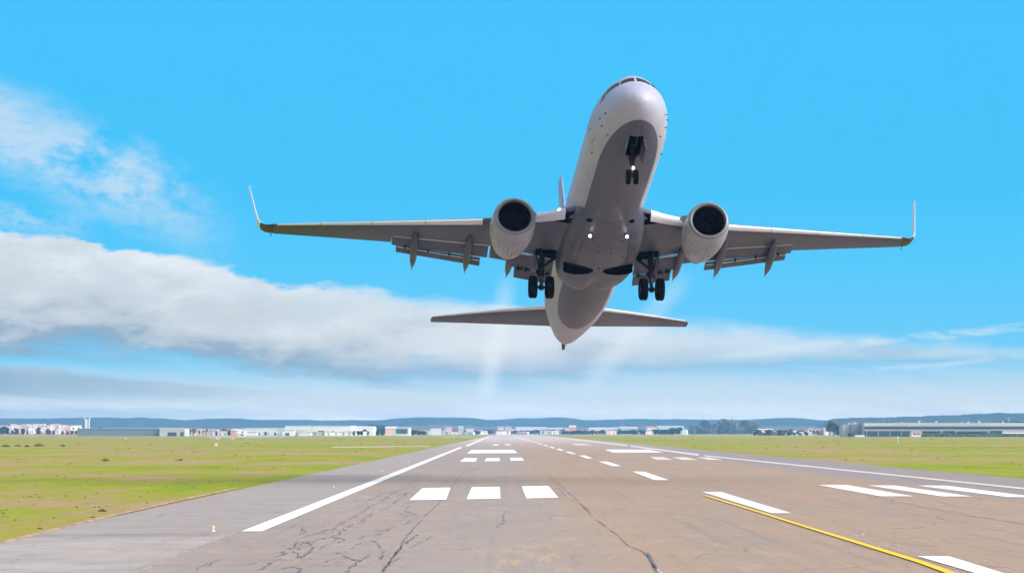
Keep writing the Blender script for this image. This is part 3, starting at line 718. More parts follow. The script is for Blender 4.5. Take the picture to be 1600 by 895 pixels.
gg = [mat('twig_grey', (.22, .19, .19), .9), mat('twig_brown', (.20, .15, .15), .9), mat('leaf_olive', (.19, .20, .15), .8)]
TP = {}
for kind, (m3, Ht, Wd, nl, lf, bare) in dict(green=(gd, 8, 4.2, 1500, .6, 0), green2=(gd, 8, 5.6, 1700, .65, 0), russet=(gr, 8, 4.2, 900, .4, 0), bare=(gg, 9, 6.2, 3400, .5, 0), bare2=(gg, 9, 7.4, 3600, .52, 0)).items():
    r = random.Random(hash(kind) % 1 + len(kind)*7 + ord(kind[0]) + ord(kind[-1]))
    e0 = bpy.data.objects.new('tree', None); COL.objects.link(e0)
    c1 = crown_mesh('crown', r, Ht, Wd*.62, nl, m3, lf, bare); c1.parent = e0; t1 = trunk_mesh(r, Ht, Wd, bark); t1.parent = e0
    TP[kind] = [e0, False]
def tree(kind, px_, ytop, D, label, group=None, wide=1., name='tree', z0=0.):
    P_ = TP[kind]; o_ = P_[0] if not P_[1] else copy_tree(P_[0]); P_[1] = True
    p = at(px_, ytop, D); s = (p.z-z0)/ (8.2 if 'bare' not in kind else 9.2)
    o_.name = name; o_.location = (p.x, D, z0); o_.scale = (s*wide, s*wide, s); o_.rotation_euler = (0, 0, random.Random(int(px_*7)).uniform(0, 6.28))
    for k_ in ('group',):
        if k_ in o_: del o_[k_]
    tag(o_, label, 'tree', group)
rr = random.Random(5)
for px_, yt in ((5, 665), (12, 668), (19, 671), (26, 668), (36, 668.4), (42, 672), (60, 666.6), (59, 671), (78, 671), (84, 671.4), (74, 668.5), (98, 672.5), (105, 673), (112, 672), (119, 672.5)):
    tree(rr.choice(['green', 'green2']), px_, yt, 2550+rr.uniform(-60, 60), 'dark blue-green tree among the pale houses at the left edge', 'trees in front of the pale town', rr.uniform(.9, 1.5), z0=.5)
tree('green', 130, 666.5, 2700, 'small dark tree just left of the flared tower'); tree('green2', 144, 667.0, 2700, 'small dark tree just right of the flared tower'); tree('green2', 155, 666.2, 2720, 'dark round tree above the blue-grey hangar roof, right of the tower')
for px_, yt in ((293, 669), (297, 671), (303, 669), (311, 671), (318, 671), (323, 669.5), (345, 672), (349, 669), (354, 670.5), (365, 672.5), (372, 673), (342, 675)):
    tree('russet', px_, yt, 2540+rr.uniform(-50, 80), 'reddish bare tree between the grey block and the white warehouses', 'reddish trees left of the white warehouses', rr.uniform(.9, 1.5))
for px_, yt in ((358, 671.5), (395, 673), (415, 674), (338, 673.5), (405, 675.5)):
    tree('green', px_, yt, 2400, 'dark green tree in front of the long low white warehouse', 'green trees by the low white warehouse', 1.2)
for px_, yt in ((430, 675), (477, 676), (491, 673.5), (485, 675), (511, 673), (516, 674.5), (520, 672.8), (531, 674), (536, 675), (548, 673), (553, 672), (560, 672.5), (570, 669.5), (565, 673), (575, 673), (590, 672), (597, 673)):
    tree(rr.choice(['green', 'green2']), px_, yt, 2350+rr.uniform(-40, 40), 'small dark tree along the front of the tall white warehouses', 'small trees before the white warehouses', rr.uniform(.9, 1.4))
for px_, yt in ((584, 661.6), (592, 662.4), (600, 663.6), (575, 664)):
    tree('green2', px_, yt, 3200, 'dark tree rising behind the gap between the white warehouses and teal hangar', 'trees behind the warehouse gap', 1.7)
for px_, yt in ((646, 671), (654, 672), (662, 672.4)):
    tree('green2', px_, yt, 2700, 'low green tree right of the hangar with the teal door', 'low trees right of the teal hangar', 2.2)
def belt(x0, x1, yt0, yt1, D, step, label, group, kinds=('green', 'green2'), wide=(1.8, 3.0), jit=1.0):
    px_ = x0
    while px_ < x1:
        k = (px_-x0)/(x1-x0); tree(rr.choice(kinds), px_, yt0+(yt1-yt0)*k+rr.uniform(-jit, jit), D+rr.uniform(-60, 60), label, group, rr.uniform(*wide)); px_ += step*rr.uniform(.7, 1.3)
belt(690, 775, 671.5, 671, 3750, 5, 'dark green tree in the belt left of the far runway end', 'tree belt left of the far runway end')
belt(776, 880, 671.5, 671.5, 3850, 5, 'dark green tree in the belt behind the far runway end', 'tree belt behind the far runway end')
belt(880, 1050, 672, 670.5, 3400, 5.5, 'dark green tree in the belt right of the far runway end', 'tree belt right of the far runway end')
tree('green2', 1050, 667.2, 3000, 'broad dark green tree at the end of the pale blue shed', None, 1.8); tree('green2', 1060, 666.8, 3000, 'dark green tree left of the bare grey wood', None, 1.5)
for px_, yt in ((1072, 669), (1080, 663), (1088, 661), (1096, 661.5), (1104, 657), (1112, 655.8), (1121, 655.2), (1130, 655.6), (1138, 655), (1147, 655.6), (1156, 656), (1165, 656.4), (1174, 657.5), (1068, 672), (1092, 667), (1126, 664), (1143, 662), (1160, 664), (1184, 664), (1193, 668)):
    tree(rr.choice(['bare', 'bare2']), px_, yt, 4150+rr.uniform(-60, 60), 'large hazy grey-brown tree in the wood right of the runway', 'grey-brown wood right of the runway', rr.uniform(1.2, 1.7))
belt(1185, 1285, 671, 670.5, 2800, 6, 'grey-green tree in the low row between the wood and the terminal', 'low tree row left of the terminal', ('bare', 'green2', 'bare2', 'russet'), (1.2, 2.0), 1.6)
belt(1180, 1260, 674, 674, 2450, 8, 'low hazy tree in the front row beside the grey-brown wood', 'front tree row beside the wood', ('bare', 'green2'), (1.6, 2.6), .6)
for px_, yt, lb in ((1296, 656, 'tall brown tree left of the terminal'), (1303, 657.5, 'second tall brown tree left of the terminal'), (1309, 662, 'dark tree touching the pale tower block')):
    tree('russet' if px_ < 1305 else 'green', px_, yt, 2300, lb, None, 1.1)
for px_, yt in ((1322, 660), (1330, 661), (1340, 660.4), (1347, 662), (1436, 657), (1480, 658.5)):
    tree('russet', px_, yt, 2400, 'reddish tree showing above the terminal roof line', 'reddish trees above the terminal', 1.1)
for px_, yt in ((1563, 657.8), (1583, 656.8), (1592, 657.2)):
    tree('green2', px_, yt, 2400, 'dark bush-like tree showing above the terminal roof at right', 'dark trees above the terminal roof', 1.8)
# clipped hedge in front of the terminal
mb = MB(); rh = random.Random(9)
for k in range(1500):
    px_ = rh.uniform(1440, 1640); p = at(px_, 678.6+rh.uniform(0, 3), 1805+rh.uniform(-2, 2)); s = rh.uniform(.3, .9)
    u = Vector((rh.gauss(0, 1), rh.gauss(0, .4), rh.gauss(0, .6))).normalized()*s; v = Vector((0, .2, 1))*s*.5
    mb.add([p-u-v, p+u-v, p+u+v, p-u+v], [(0, 1, 2, 3)], rh.randrange(2))
tag(mb.build('hedge', [mat('hedge_green', (.07, .14, .07), .8), mat('hedge_dark', (.05, .10, .07), .8)], None, False), 'low green hedge running along the front of the terminal', 'hedge')


# ================================================================ AIRLINER
Rm = Matrix(((-0.08292773, 0.9965233, -0.00801913), (0.93991625, 0.08088616, 0.33168491), (-0.33118037, -0.01996857, 0.94335614)))
TT = Vector((4.45510315, 164.36124491, 3.29489276)); ZO = 3.7
camax = Matrix((CR @ Vector((1, 0, 0)), CR @ Vector((0, 0, -1)), CR @ Vector((0, 1, 0)))).transposed()   # right, forward, up
perm = Matrix(((0, 1, 0), (1, 0, 0), (0, 0, 1)))          # local (lateral, aft, up) -> (aft, lateral, up)
Rw = camax @ Rm @ perm
origin = Vector((0, 0, CAMZ)) + camax @ TT
plane = empty('airliner', (0, 0, 0), 'white twin-engine passenger jet with grey belly and winglets climbing over the runway, landing gear down', 'airplane')
plane.matrix_world = Matrix.Translation(origin + Rw @ Vector((0, 0, -ZO))) @ Rw.to_4x4()
def A(a, y, z): return Vector((y, a-18, z+ZO))

# --- paint
pw, nn, b, o = nmat('airliner_paint', .32, spec=.35); b.inputs['Coat Weight'].default_value = .04; b.inputs['Coat Roughness'].default_value = .12
X, Y, Z = nn.xyz(o)
dirt = nn.noise(nn.vec(X*1.2, Y*.25, Z*1.2), 1.6, 6, .65); spot = nn.noise(nn.vec(X*4, Y*2, Z*4), 2., 4, .6)
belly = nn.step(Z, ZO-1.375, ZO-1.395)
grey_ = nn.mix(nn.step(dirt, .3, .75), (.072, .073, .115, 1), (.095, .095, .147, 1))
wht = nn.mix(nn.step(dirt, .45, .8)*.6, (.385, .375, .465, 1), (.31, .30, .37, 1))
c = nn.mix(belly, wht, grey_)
seam = nn.math('PINGPONG', Y+.35, 1.55); c = nn.mix(nn.step(seam, .016, .006)*.28, c, (.08, .08, .09, 1))
c = nn.mix(nn.step(spot, .66, .74)*.12, c, (.1, .1, .1, 1))
nn.put(b.inputs['Base Color'], c); nn.put(b.inputs['Roughness'], dirt*.3+.28)
def paint_grey(name, c1, c2, lines=None, rough=.42):
    m, nn, b, o = nmat(name, rough)
    X, Y, Z = nn.xyz(o)
    d = nn.noise(nn.vec(X*.8, Y*.5, Z), 1.8, 6, .65); st = nn.noise(nn.vec(X*3.5, Y*.35, Z), 1.6, 4, .6)
    c = nn.mix(nn.step(d*.6+st*.4, .35, .66), (*c1, 1), (*c2, 1))
    if lines:
        l = nn.step(nn.math('PINGPONG', X+.2, lines), .014, .005); l2 = nn.step(nn.math('PINGPONG', Y+.45*nn.math('ABSOLUTE', X)*-1.0, 1.05), .012, .004)
        c = nn.mix(nn.math('MAXIMUM', l, l2)*.35, c, (.06, .06, .07, 1))
    nn.put(b.inputs['Base Color'], c); return m
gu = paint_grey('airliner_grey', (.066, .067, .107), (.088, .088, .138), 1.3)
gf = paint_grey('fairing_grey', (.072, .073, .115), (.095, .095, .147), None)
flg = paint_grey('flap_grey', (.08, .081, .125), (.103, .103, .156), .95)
bare = mat('bare_metal', (.78, .77, .79), .28, metal=.55); slatm = mat('slat_paint', (.70, .70, .76), .3, coat=.2); wlm = mat('winglet_paint', (.74, .73, .76), .35)
blk = mat('rubber', (.004, .004, .005), .95, spec=.04); dk = mat('dark_cavity', (.002, .002, .003), 1., spec=0.); gearm = mat('gear_dark', (.012, .012, .015), .6, spec=.2)
gmet = mat('gear_steel', (.07, .07, .08), .4, metal=.5); glass = mat('cockpit_glass', (.012, .011, .016), .35, spec=.15)
marn = mat('winglet_root_maroon', (.045, .018, .024), .45); nac = paint_grey('nacelle_paint', (.265, .27, .36), (.34, .345, .44), None, .35)
lamp = mat('landing_lamp', (1, 1, 1), .3, emit=(1, .97, .95), es=9)

# --- fuselage
def pchip(xs, ys, x):
    i = max(0, min(len(xs)-2, int(np.searchsorted(xs, x))-1)); h = np.diff(xs); d = np.diff(ys)/h
    def m(k):
        if k == 0: return d[0]
        if k == len(xs)-1: return d[-1]
        if d[k-1]*d[k] <= 0: return 0
        w1, w2 = 2*h[k]+h[k-1], h[k]+2*h[k-1]; return (w1+w2)/(w1/d[k-1]+w2/d[k])
    t_ = (x-xs[i])/h[i]; return (2*t_**3-3*t_**2+1)*ys[i]+(t_**3-2*t_**2+t_)*h[i]*m(i)+(-2*t_**3+3*t_**2)*ys[i+1]+(t_**3-t_**2)*h[i]*m(i+1)
FS = np.array([  # aft, half-width, top, bottom, height of the widest line
 (0, 0, -.62, -.62, -.62), (.04, .2, -.44, -.78, -.62), (.15, .39, -.26, -.94, -.6), (.5, .74, .06, -1.22, -.54), (1.0, .99, .42, -1.47, -.45), (1.6, 1.22, .78, -1.66, -.35),
 (2.2, 1.40, 1.30, -1.77, -.25), (2.8, 1.54, 1.66, -1.86, -.17), (3.6, 1.68, 1.88, -1.94, -.1), (4.6, 1.79, 1.98, -1.985, -.03), (6.0, 1.88, 2.01, -2.0, 0), (12, 1.88, 2.01, -2.0, 0), (22, 1.88, 2.01, -2.0, 0),
 (25.0, 1.88, 2.01, -1.99, 0), (27.5, 1.84, 2.0, -1.86, .02), (30.0, 1.72, 1.98, -1.56, .1), (32.0, 1.53, 1.93, -1.22, .2), (34.0, 1.25, 1.80, -.85, .3), (35.6, .98, 1.6, -.55, .38), (36.8, .72, 1.34, -.33, .42), (37.5, .46, 1.05, -.14, .4), (37.9, .3, .8, -.02, .38), (38.25, .13, .55, .1, .33)])
def fsec(a):
    return [float(pchip(FS[:, 0], FS[:, k], a)) for k in (1, 2, 3, 4)]
def yshift(a): return .2*max(0, min(1, (a-29)/7))
def fpt(a, phi, off=0.):         # phi in degrees from the crown, positive toward +y
    w_, zt, zb, zc = fsec(a); q = rad(phi); cq, sq = math.cos(q), math.sin(q)
    R_ = (zt-zc) if cq > 0 else (zc-zb)
    gn = .14*math.exp(-((a-2.4)/1.3)**2)*(cq*cq if cq > 0 else 0)
    p = Vector(((w_+off)*sq*(1-gn)+yshift(a), a-18, zc+(R_+off)*cq+ZO)); return p
aa = [0, .01, .03, .06, .1, .15, .22, .3, .4, .5]+[.5+.15*k for k in range(1, 28)]+[4.7+.65*k for k in range(1, 31)]+list(np.arange(24.5, 38.2, .3))+[38.25]
mb = MB(); NR = 96
mb.loft([[fpt(a, 360*k/NR) for k in range(NR)] for a in aa], cap=False)
mb.add([fpt(38.25, 360*k/NR) for k in range(NR)], [tuple(range(NR-1, -1, -1))])
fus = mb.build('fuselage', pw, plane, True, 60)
mb = MB(); mb.loft([[fpt(38.22+.0, 360*k/24) for k in range(24)], [Vector((yshift(38)+.09*math.sin(k/24*6.283), 20.62, ZO-.02+.10*math.cos(k/24*6.283))) for k in range(24)]]); mb.build('exhaust_outlet', gf, plane)
# surface patch helper
def patch(corners, nu, nv, off, mb, mi=0):
    (a0, p0), (a1, p1), (a2, p2), (a3, p3) = corners; g = []
    for j in range(nv+1):
        for i in range(nu+1):
            u, v = i/nu, j/nv
            a = (a0*(1-u)+a1*u)*(1-v)+(a3*(1-u)+a2*u)*v; ph = (p0*(1-u)+p1*u)*(1-v)+(p3*(1-u)+p2*u)*v
            g.append(fpt(a, ph, off))
    mb.add(g, [(j*(nu+1)+i, j*(nu+1)+i+1, (j+1)*(nu+1)+i+1, (j+1)*(nu+1)+i) for j in range(nv) for i in range(nu)], mi)
wf = mat('window_frame', (.30, .29, .31), .5)
for sg in (-1, 1):
    for nm, cs in (('cockpit_window', [(1.83, 3), (1.93, 35), (2.24, 31), (2.24, 2.6)]), ('cockpit_window', [(1.97, 39), (2.62, 64), (2.84, 54), (2.30, 34)]), ('cockpit_window', [(2.72, 67), (3.05, 77), (3.12, 66), (2.94, 57)])):
        mb = MB(); patch([(a, p*sg) for a, p in cs], 8, 8, .014, mb); wdo = mb.build(nm, glass, plane)
        ca, cp = sum(a for a, _ in cs)/4, sum(p for _, p in cs)/4
        cs2 = [(ca+(a-ca)*1.10, cp+(p-cp)*1.05) for a, p in cs]
        mb = MB(); patch([(a, p*sg) for a, p in cs2], 8, 8, .006, mb); mb.build('window_frame', wf, wdo)
def surf_line(mb, pts, wd, off=.008, seg=8):
    Q = []
    for (a, p), (a2, p2) in zip(pts[:-1], pts[1:]):
        for k in range(seg): Q.append((a+(a2-a)*k/seg, p+(p2-p)*k/seg))
    Q.append(pts[-1]); P_ = [fpt(a, p, off) for a, p in Q]; vs = []
    for i, p in enumerate(P_):
        d = (P_[min(i+1, len(P_)-1)]-P_[max(0, i-1)]).normalized(); a, ph = Q[i]; nrm = (fpt(a, ph, .5)-fpt(a, ph, 0)).normalized(); s_2 = d.cross(nrm).normalized()*wd/2
        vs += [p-s_2, p+s_2]
    mb.add(vs, [(2*i, 2*i+1, 2*i+3, 2*i+2) for i in range(len(P_)-1)])
linem = mat('panel_gap', (.03, .03, .035), .8)
for sg in (-1, 1):                                        # forward doors
    mb = MB(); surf_line(mb, [(4.6, 66*sg), (4.6, 112*sg), (5.45, 112*sg), (5.45, 66*sg), (4.6, 66*sg)], .03); d_ = mb.build('door', linem, plane)
    mb = MB(); surf_line(mb, [(4.85, 95*sg), (5.2, 95*sg)], .05, .02); mb.build('door_handle', linem, d_)
for a, p in ((3.0, 100), (3.05, 112), (2.2, 100), (3.0, 130), (5.9, 120), (1.2, 172)):     # small probes
    for sg in (-1, 1):
        mb = MB(); q = fpt(a, p*sg); nrm = (fpt(a, p*sg, .5)-q).normalized(); mb.tube([q, q+nrm*.07, q+nrm*.09+Vector((0, -.08, 0))], [.03, .022, .01], 8); mb.build('probe', gearm, plane)
mb = MB(); surf_line(mb, [(7.2, 150), (7.2, 180), (7.2, 210)], .02); mb.build('panel_line', linem, plane)
mb = MB(); q = fpt(9.5, 180); mb.add([q+Vector((-.015, -.25, 0)), q+Vector((-.015, .2, 0)), q+Vector((-.01, .15, -.35)), q+Vector((-.01, -.02, -.35)), q+Vector((.015, -.25, 0)), q+Vector((.015, .2, 0)), q+Vector((.01, .15, -.35)), q+Vector((.01, -.02, -.35))], [(0,1,2,3), (4,7,6,5), (0,3,7,4), (1,5,6,2), (3,2,6,7)]); mb.build('blade_antenna', gu, plane, False)

# --- belly fairing
BF = np.array([(11.4, .9, -1.75, 0.), (12.2, 1.36, -1.95, 0), (13.0, 1.62, -2.07, 0), (14.0, 1.86, -2.2, 0), (15., 2.0, -2.31, 0), (16.2, 2.08, -2.40, 0), (19.2, 2.08, -2.40, 0), (20.6, 2.03, -2.36, 0), (21.6, 1.88, -2.28, 0), (22.3, 1.62, -2.17, 0), (22.75, 1.3, -2.05, 0), (23.0, .9, -1.9, 0)])
def bsec(a, ph):
    w_, zb = float(pchip(BF[:, 0], BF[:, 1], a)), float(pchip(BF[:, 0], BF[:, 2], a)); q = rad(ph); cq, sq = math.cos(q), math.sin(q); e_ = 2/(2.05+.65*max(0, min(1, (a-12.5)/3.5)))
    zc = -1.15; hz = (zc-zb) if cq < 0 else .65
    y_ = w_*abs(sq)**e_*(1 if sq > 0 else -1); z_ = zc+hz*abs(cq)**e_*(1 if cq > 0 else -1)
    g = max(0, min(1, (a-19.6)/1.6))
    if z_ < zc: z_ += .24*g*math.exp(-(y_/.28)**2)
    return A(a, y_, z_)
mb = MB(); ba = list(np.arange(11.4, 23.0, .2))+[23.0]
mb.loft([[bsec(a, 360*k/120) for k in range(120)] for a in ba]); fair = mb.build('belly_fairing', gf, plane, True, 50)
# real openings: wheel wells and nose gear bay
def cut(target, cmb):
    c_ = cmb.build('cutter', dk, plane, False); md = target.modifiers.new('cut', 'BOOLEAN'); md.operation = 'DIFFERENCE'; md.object = c_; md.solver = 'EXACT'
    bpy.context.view_layer.update(); dg = bpy.context.evaluated_depsgraph_get()
    me = bpy.data.meshes.new_from_object(target.evaluated_get(dg)); target.modifiers.clear(); old = target.data; target.data = me; me.name = old.name
    bpy.data.objects.remove(c_)
def cyl(a, y, z0, z1, ra, ry, n_=40):
    m = MB(); m.loft([[A(a+ra*math.sin(2*math.pi*k/n_), y+ry*math.cos(2*math.pi*k/n_), zz) for k in range(n_)] for zz in (z0, z1)]); return m
for sg in (-1, 1):
    cut(fair, cyl(18.75, 1.02*sg, -3, -1.5, .62, .78))
    cut(fus, cyl(18.75, 1.02*sg, -3, -1.5, .62, .78))
    m = MB(); n_ = 40; m.loft([[A(18.75+.61*math.sin(2*math.pi*k/n_), 1.02*sg+.77*math.cos(2*math.pi*k/n_), zz) for k in range(n_)] for zz in (-2.375, -1.6)], cap=False)
    m.add([A(18.75+.61*math.sin(2*math.pi*k/n_), 1.02*sg+.77*math.cos(2*math.pi*k/n_), -1.6) for k in range(n_)], [tuple(range(n_))])
    wl = m.build('wheel_well', dk, plane); m = MB(); m.lathe([(0, .3), (.1, .34), (.12, .2), (.2, .2)], A(18.75, 1.02*sg, -1.7), (0, 0, -1), 24); m.build('well_fitting', gearm, wl)
cb = MB(); cb.box(A(2.95, 0, -2.0), (.33, .95, .7)); cut(fus, cb)
m = MB(); x_, y0_, y1_ = .325, 2.02-18, 3.88-18; zt = -1.35+ZO; zl = -1.74+ZO
m.add([(-x_, y0_, zl), (x_, y0_, zl), (x_, y1_, zl-.16), (-x_, y1_, zl-.16), (-x_, y0_, zt), (x_, y0_, zt), (x_, y1_, zt), (-x_, y1_, zt)], [(4,5,6,7), (0,1,5,4), (1,2,6,5), (2,3,7,6), (3,0,4,7)])
bay = m.build('nose_gear_bay', dk, plane, False)
m = MB(); m.tube([A(2.3, .1, -1.55), A(3.7, .1, -1.6)], .03, 8); m.build('bay_pipe', gmet, bay)
for sg in (-1, 1):                                        # nose gear doors
    m = MB(); vs = []
    for t_ in (0, .06): vs += [A(2.15, (.34+t_)*sg, -1.76), A(3.9, (.34+t_)*sg, -1.93), A(3.85, (.46+t_)*sg, -2.38), A(2.3, (.46+t_)*sg, -2.2)]
    m.add(vs, [(0,1,2,3), (4,7,6,5), (0,4,5,1), (1,5,6,2), (2,6,7,3), (3,7,4,0)]); m.build('nose_gear_door', gf, plane, False)

# --- nose gear
def tyre(parent, c_, r, w_, name='wheel'):
    c_ = Vector(c_); m = MB(); prof = [(-w_/2*.75, r*.58), (-w_/2*.95, r*.72), (-w_/2, r*.84), (-w_/2*.86, r*.95), (-w_/2*.5, r), (-w_*.12, r), (-w_*.1, r*.985), (w_*.1, r*.985), (w_*.12, r), (w_/2*.5, r), (w_/2*.86, r*.95), (w_/2, r*.84), (w_/2*.95, r*.72), (w_/2*.75, r*.58)]
    m.lathe(prof, c_, (1, 0, 0), 48, closed=True); t_ = m.build('tyre', blk, parent)
    m = MB(); m.lathe([(-w_*.36, r*.6), (-w_*.2, r*.5), (-w_*.25, r*.2), (-w_*.38, r*.16), (-w_*.38, .001)], c_, (1, 0, 0), 32); m.lathe([(w_*.36, r*.6), (w_*.2, r*.5), (w_*.25, r*.2), (w_*.38, r*.16), (w_*.38, .001)], c_, (1, 0, 0), 32)
    m.build('rim', gmet, t_); return t_
m = MB(); m.tube([A(3.55, 0, -1.5), A(3.85, 0, -2.4)], .11, 16); m.tube([A(3.85, 0, -2.36), A(3.85, 0, -2.42)], .135, 16); ngs = m.build('nose_gear_strut', gearm, plane)
m = MB(); m.tube([A(3.85, 0, -2.35), A(4.0, 0, -2.95)], .065, 14); m.build('oleo_piston', gmet, ngs)
m = MB(); m.tube([A(3.98, -.3, -2.95), A(3.98, .3, -2.95)], .05, 10); m.build('axle', gearm, ngs)
m = MB(); m.tube([A(3.5, .05, -1.7), A(2.8, .18, -1.6)], .05, 8); m.tube([A(3.7, -.2, -2.05), A(3.7, .2, -2.05)], .06, 8); m.tube([A(3.82, -.16, -1.9), A(3.82, -.1, -2.3)], .03, 8); m.tube([A(3.82, .16, -1.9), A(3.82, .1, -2.3)], .03, 8); m.build('drag_brace', gearm, ngs)
m = MB(); m.tube([A(3.95, 0, -2.45), A(4.25, 0, -2.65), A(4.05, 0, -2.88)], .035, 8); m.build('torque_link', gearm, ngs)
for sg in (-1, 1): tyre(ngs, A(4.0, .185*sg, -2.97), .345, .2); 
m = MB(); m.lathe([(0, .001), (.015, .055), (.08, .06), (.12, .04)], A(3.66, .03, -2.62), (0, 1, 0), 20); m.build('taxi_light', lamp, ngs)

# --- lifting surfaces
def foil(n_=14, cut_=1.0, camber=.012):
    up, lo = [], []
    for i in range(n_+1):
        x_ = cut_*(1-math.cos(math.pi*i/n_))/2 if cut_ == 1 else cut_*(1-math.cos(math.pi/2*i/n_))
        t_ = 5*(.2969*math.sqrt(x_)-.126*x_-.3516*x_*x_+.2843*x_**3-.1036*x_**4)*.5*2
        cmb = camber*4*x_*(1-x_); up.append((x_, cmb+t_)); lo.append((x_, cmb-t_))
    return up, lo
def ring(le, te, th, nrm=Vector((0, 0, 1)), cut_=1., n_=14):
    """closed section; le, te vectors in local coordinates, th thickness / chord"""
    up, lo = foil(n_, cut_); d = te-le; c_ = d.length
    pts = [le+d*x_+nrm*(z_*th*c_*1.0) for x_, z_ in up]+[le+d*x_+nrm*(z_*th*c_*1.0) for x_, z_ in reversed(lo[1:] if cut_ < 1 else lo[1:-1])]
    return pts
def WZ(y): y = abs(y); return -1.16+.1255*(y-1.2)*.995
WS = [(1.0, 12.55, 21.0), (1.88, 13.4, 20.95), (2.6, 14.15, 20.85), (3.93, 15.25, 20.75), (5.0, 15.95, 20.7), (5.75, 16.33, 20.65), (8.0, 17.39, 20.98), (10.52, 18.55, 21.4), (10.60, 18.6, 21.42), (13.5, 19.95, 22.0), (16.6, 21.38, 22.66)]
def wle(y): return float(np.interp(y, [q[0] for q in WS], [q[1] for q in WS]))
def wte(y): return float(np.interp(y, [q[0] for q in WS], [q[2] for q in WS]))
def cove(y): return float(np.interp(y, [1.0, 1.7, 3.7, 5.6, 10.5], [20.5, 20.35, 19.85, 19.6, 20.38]))
def thk(y): return .125-.035*y/16.6
def wsec(y, sg, cut_=None, n_=14, x0=None):
    le, te = wle(y), wte(y); z_ = WZ(y)
    return ring(A(le, y*sg, z_+.02), A(te, y*sg, z_-.04-.10*(1-y/16.6)), thk(y), cut_=cut_ or 1., n_=n_)
def lower(y, a):                                         # height of the wing's lower face
    le, te = wle(y), wte(y); x_ = max(0, min(1, (a-le)/(te-le))); t_ = 5*(.2969*math.sqrt(x_)-.126*x_-.3516*x_*x_+.2843*x_**3-.1036*x_**4)
    return WZ(y)-.04*x_-.1*x_*(1-y/16.6)+.02*(1-x_)+(te-le)*(.012*4*x_*(1-x_)-t_)*thk(y)
def panel(name, m_, y0, l0, t0, y1, l1, t1, sg, th=.11, parent=None, n_=10):
    """flap-like panel between two stations; l, t = (aft, z)"""
    rings = []
    for k in (0, .5, 1):
        y = y0+(y1-y0)*k; le = A(l0[0]+(l1[0]-l0[0])*k, y*sg, l0[1]+(l1[1]-l0[1])*k); te = A(t0[0]+(t1[0]-t0[0])*k, y*sg, t0[1]+(t1[1]-t0[1])*k)
        rings.append(ring(le, te, th, Vector((0, 0, 1)), 1., n_))
    mb = MB(); mb.loft(rings); return mb.build(name, m_, parent)
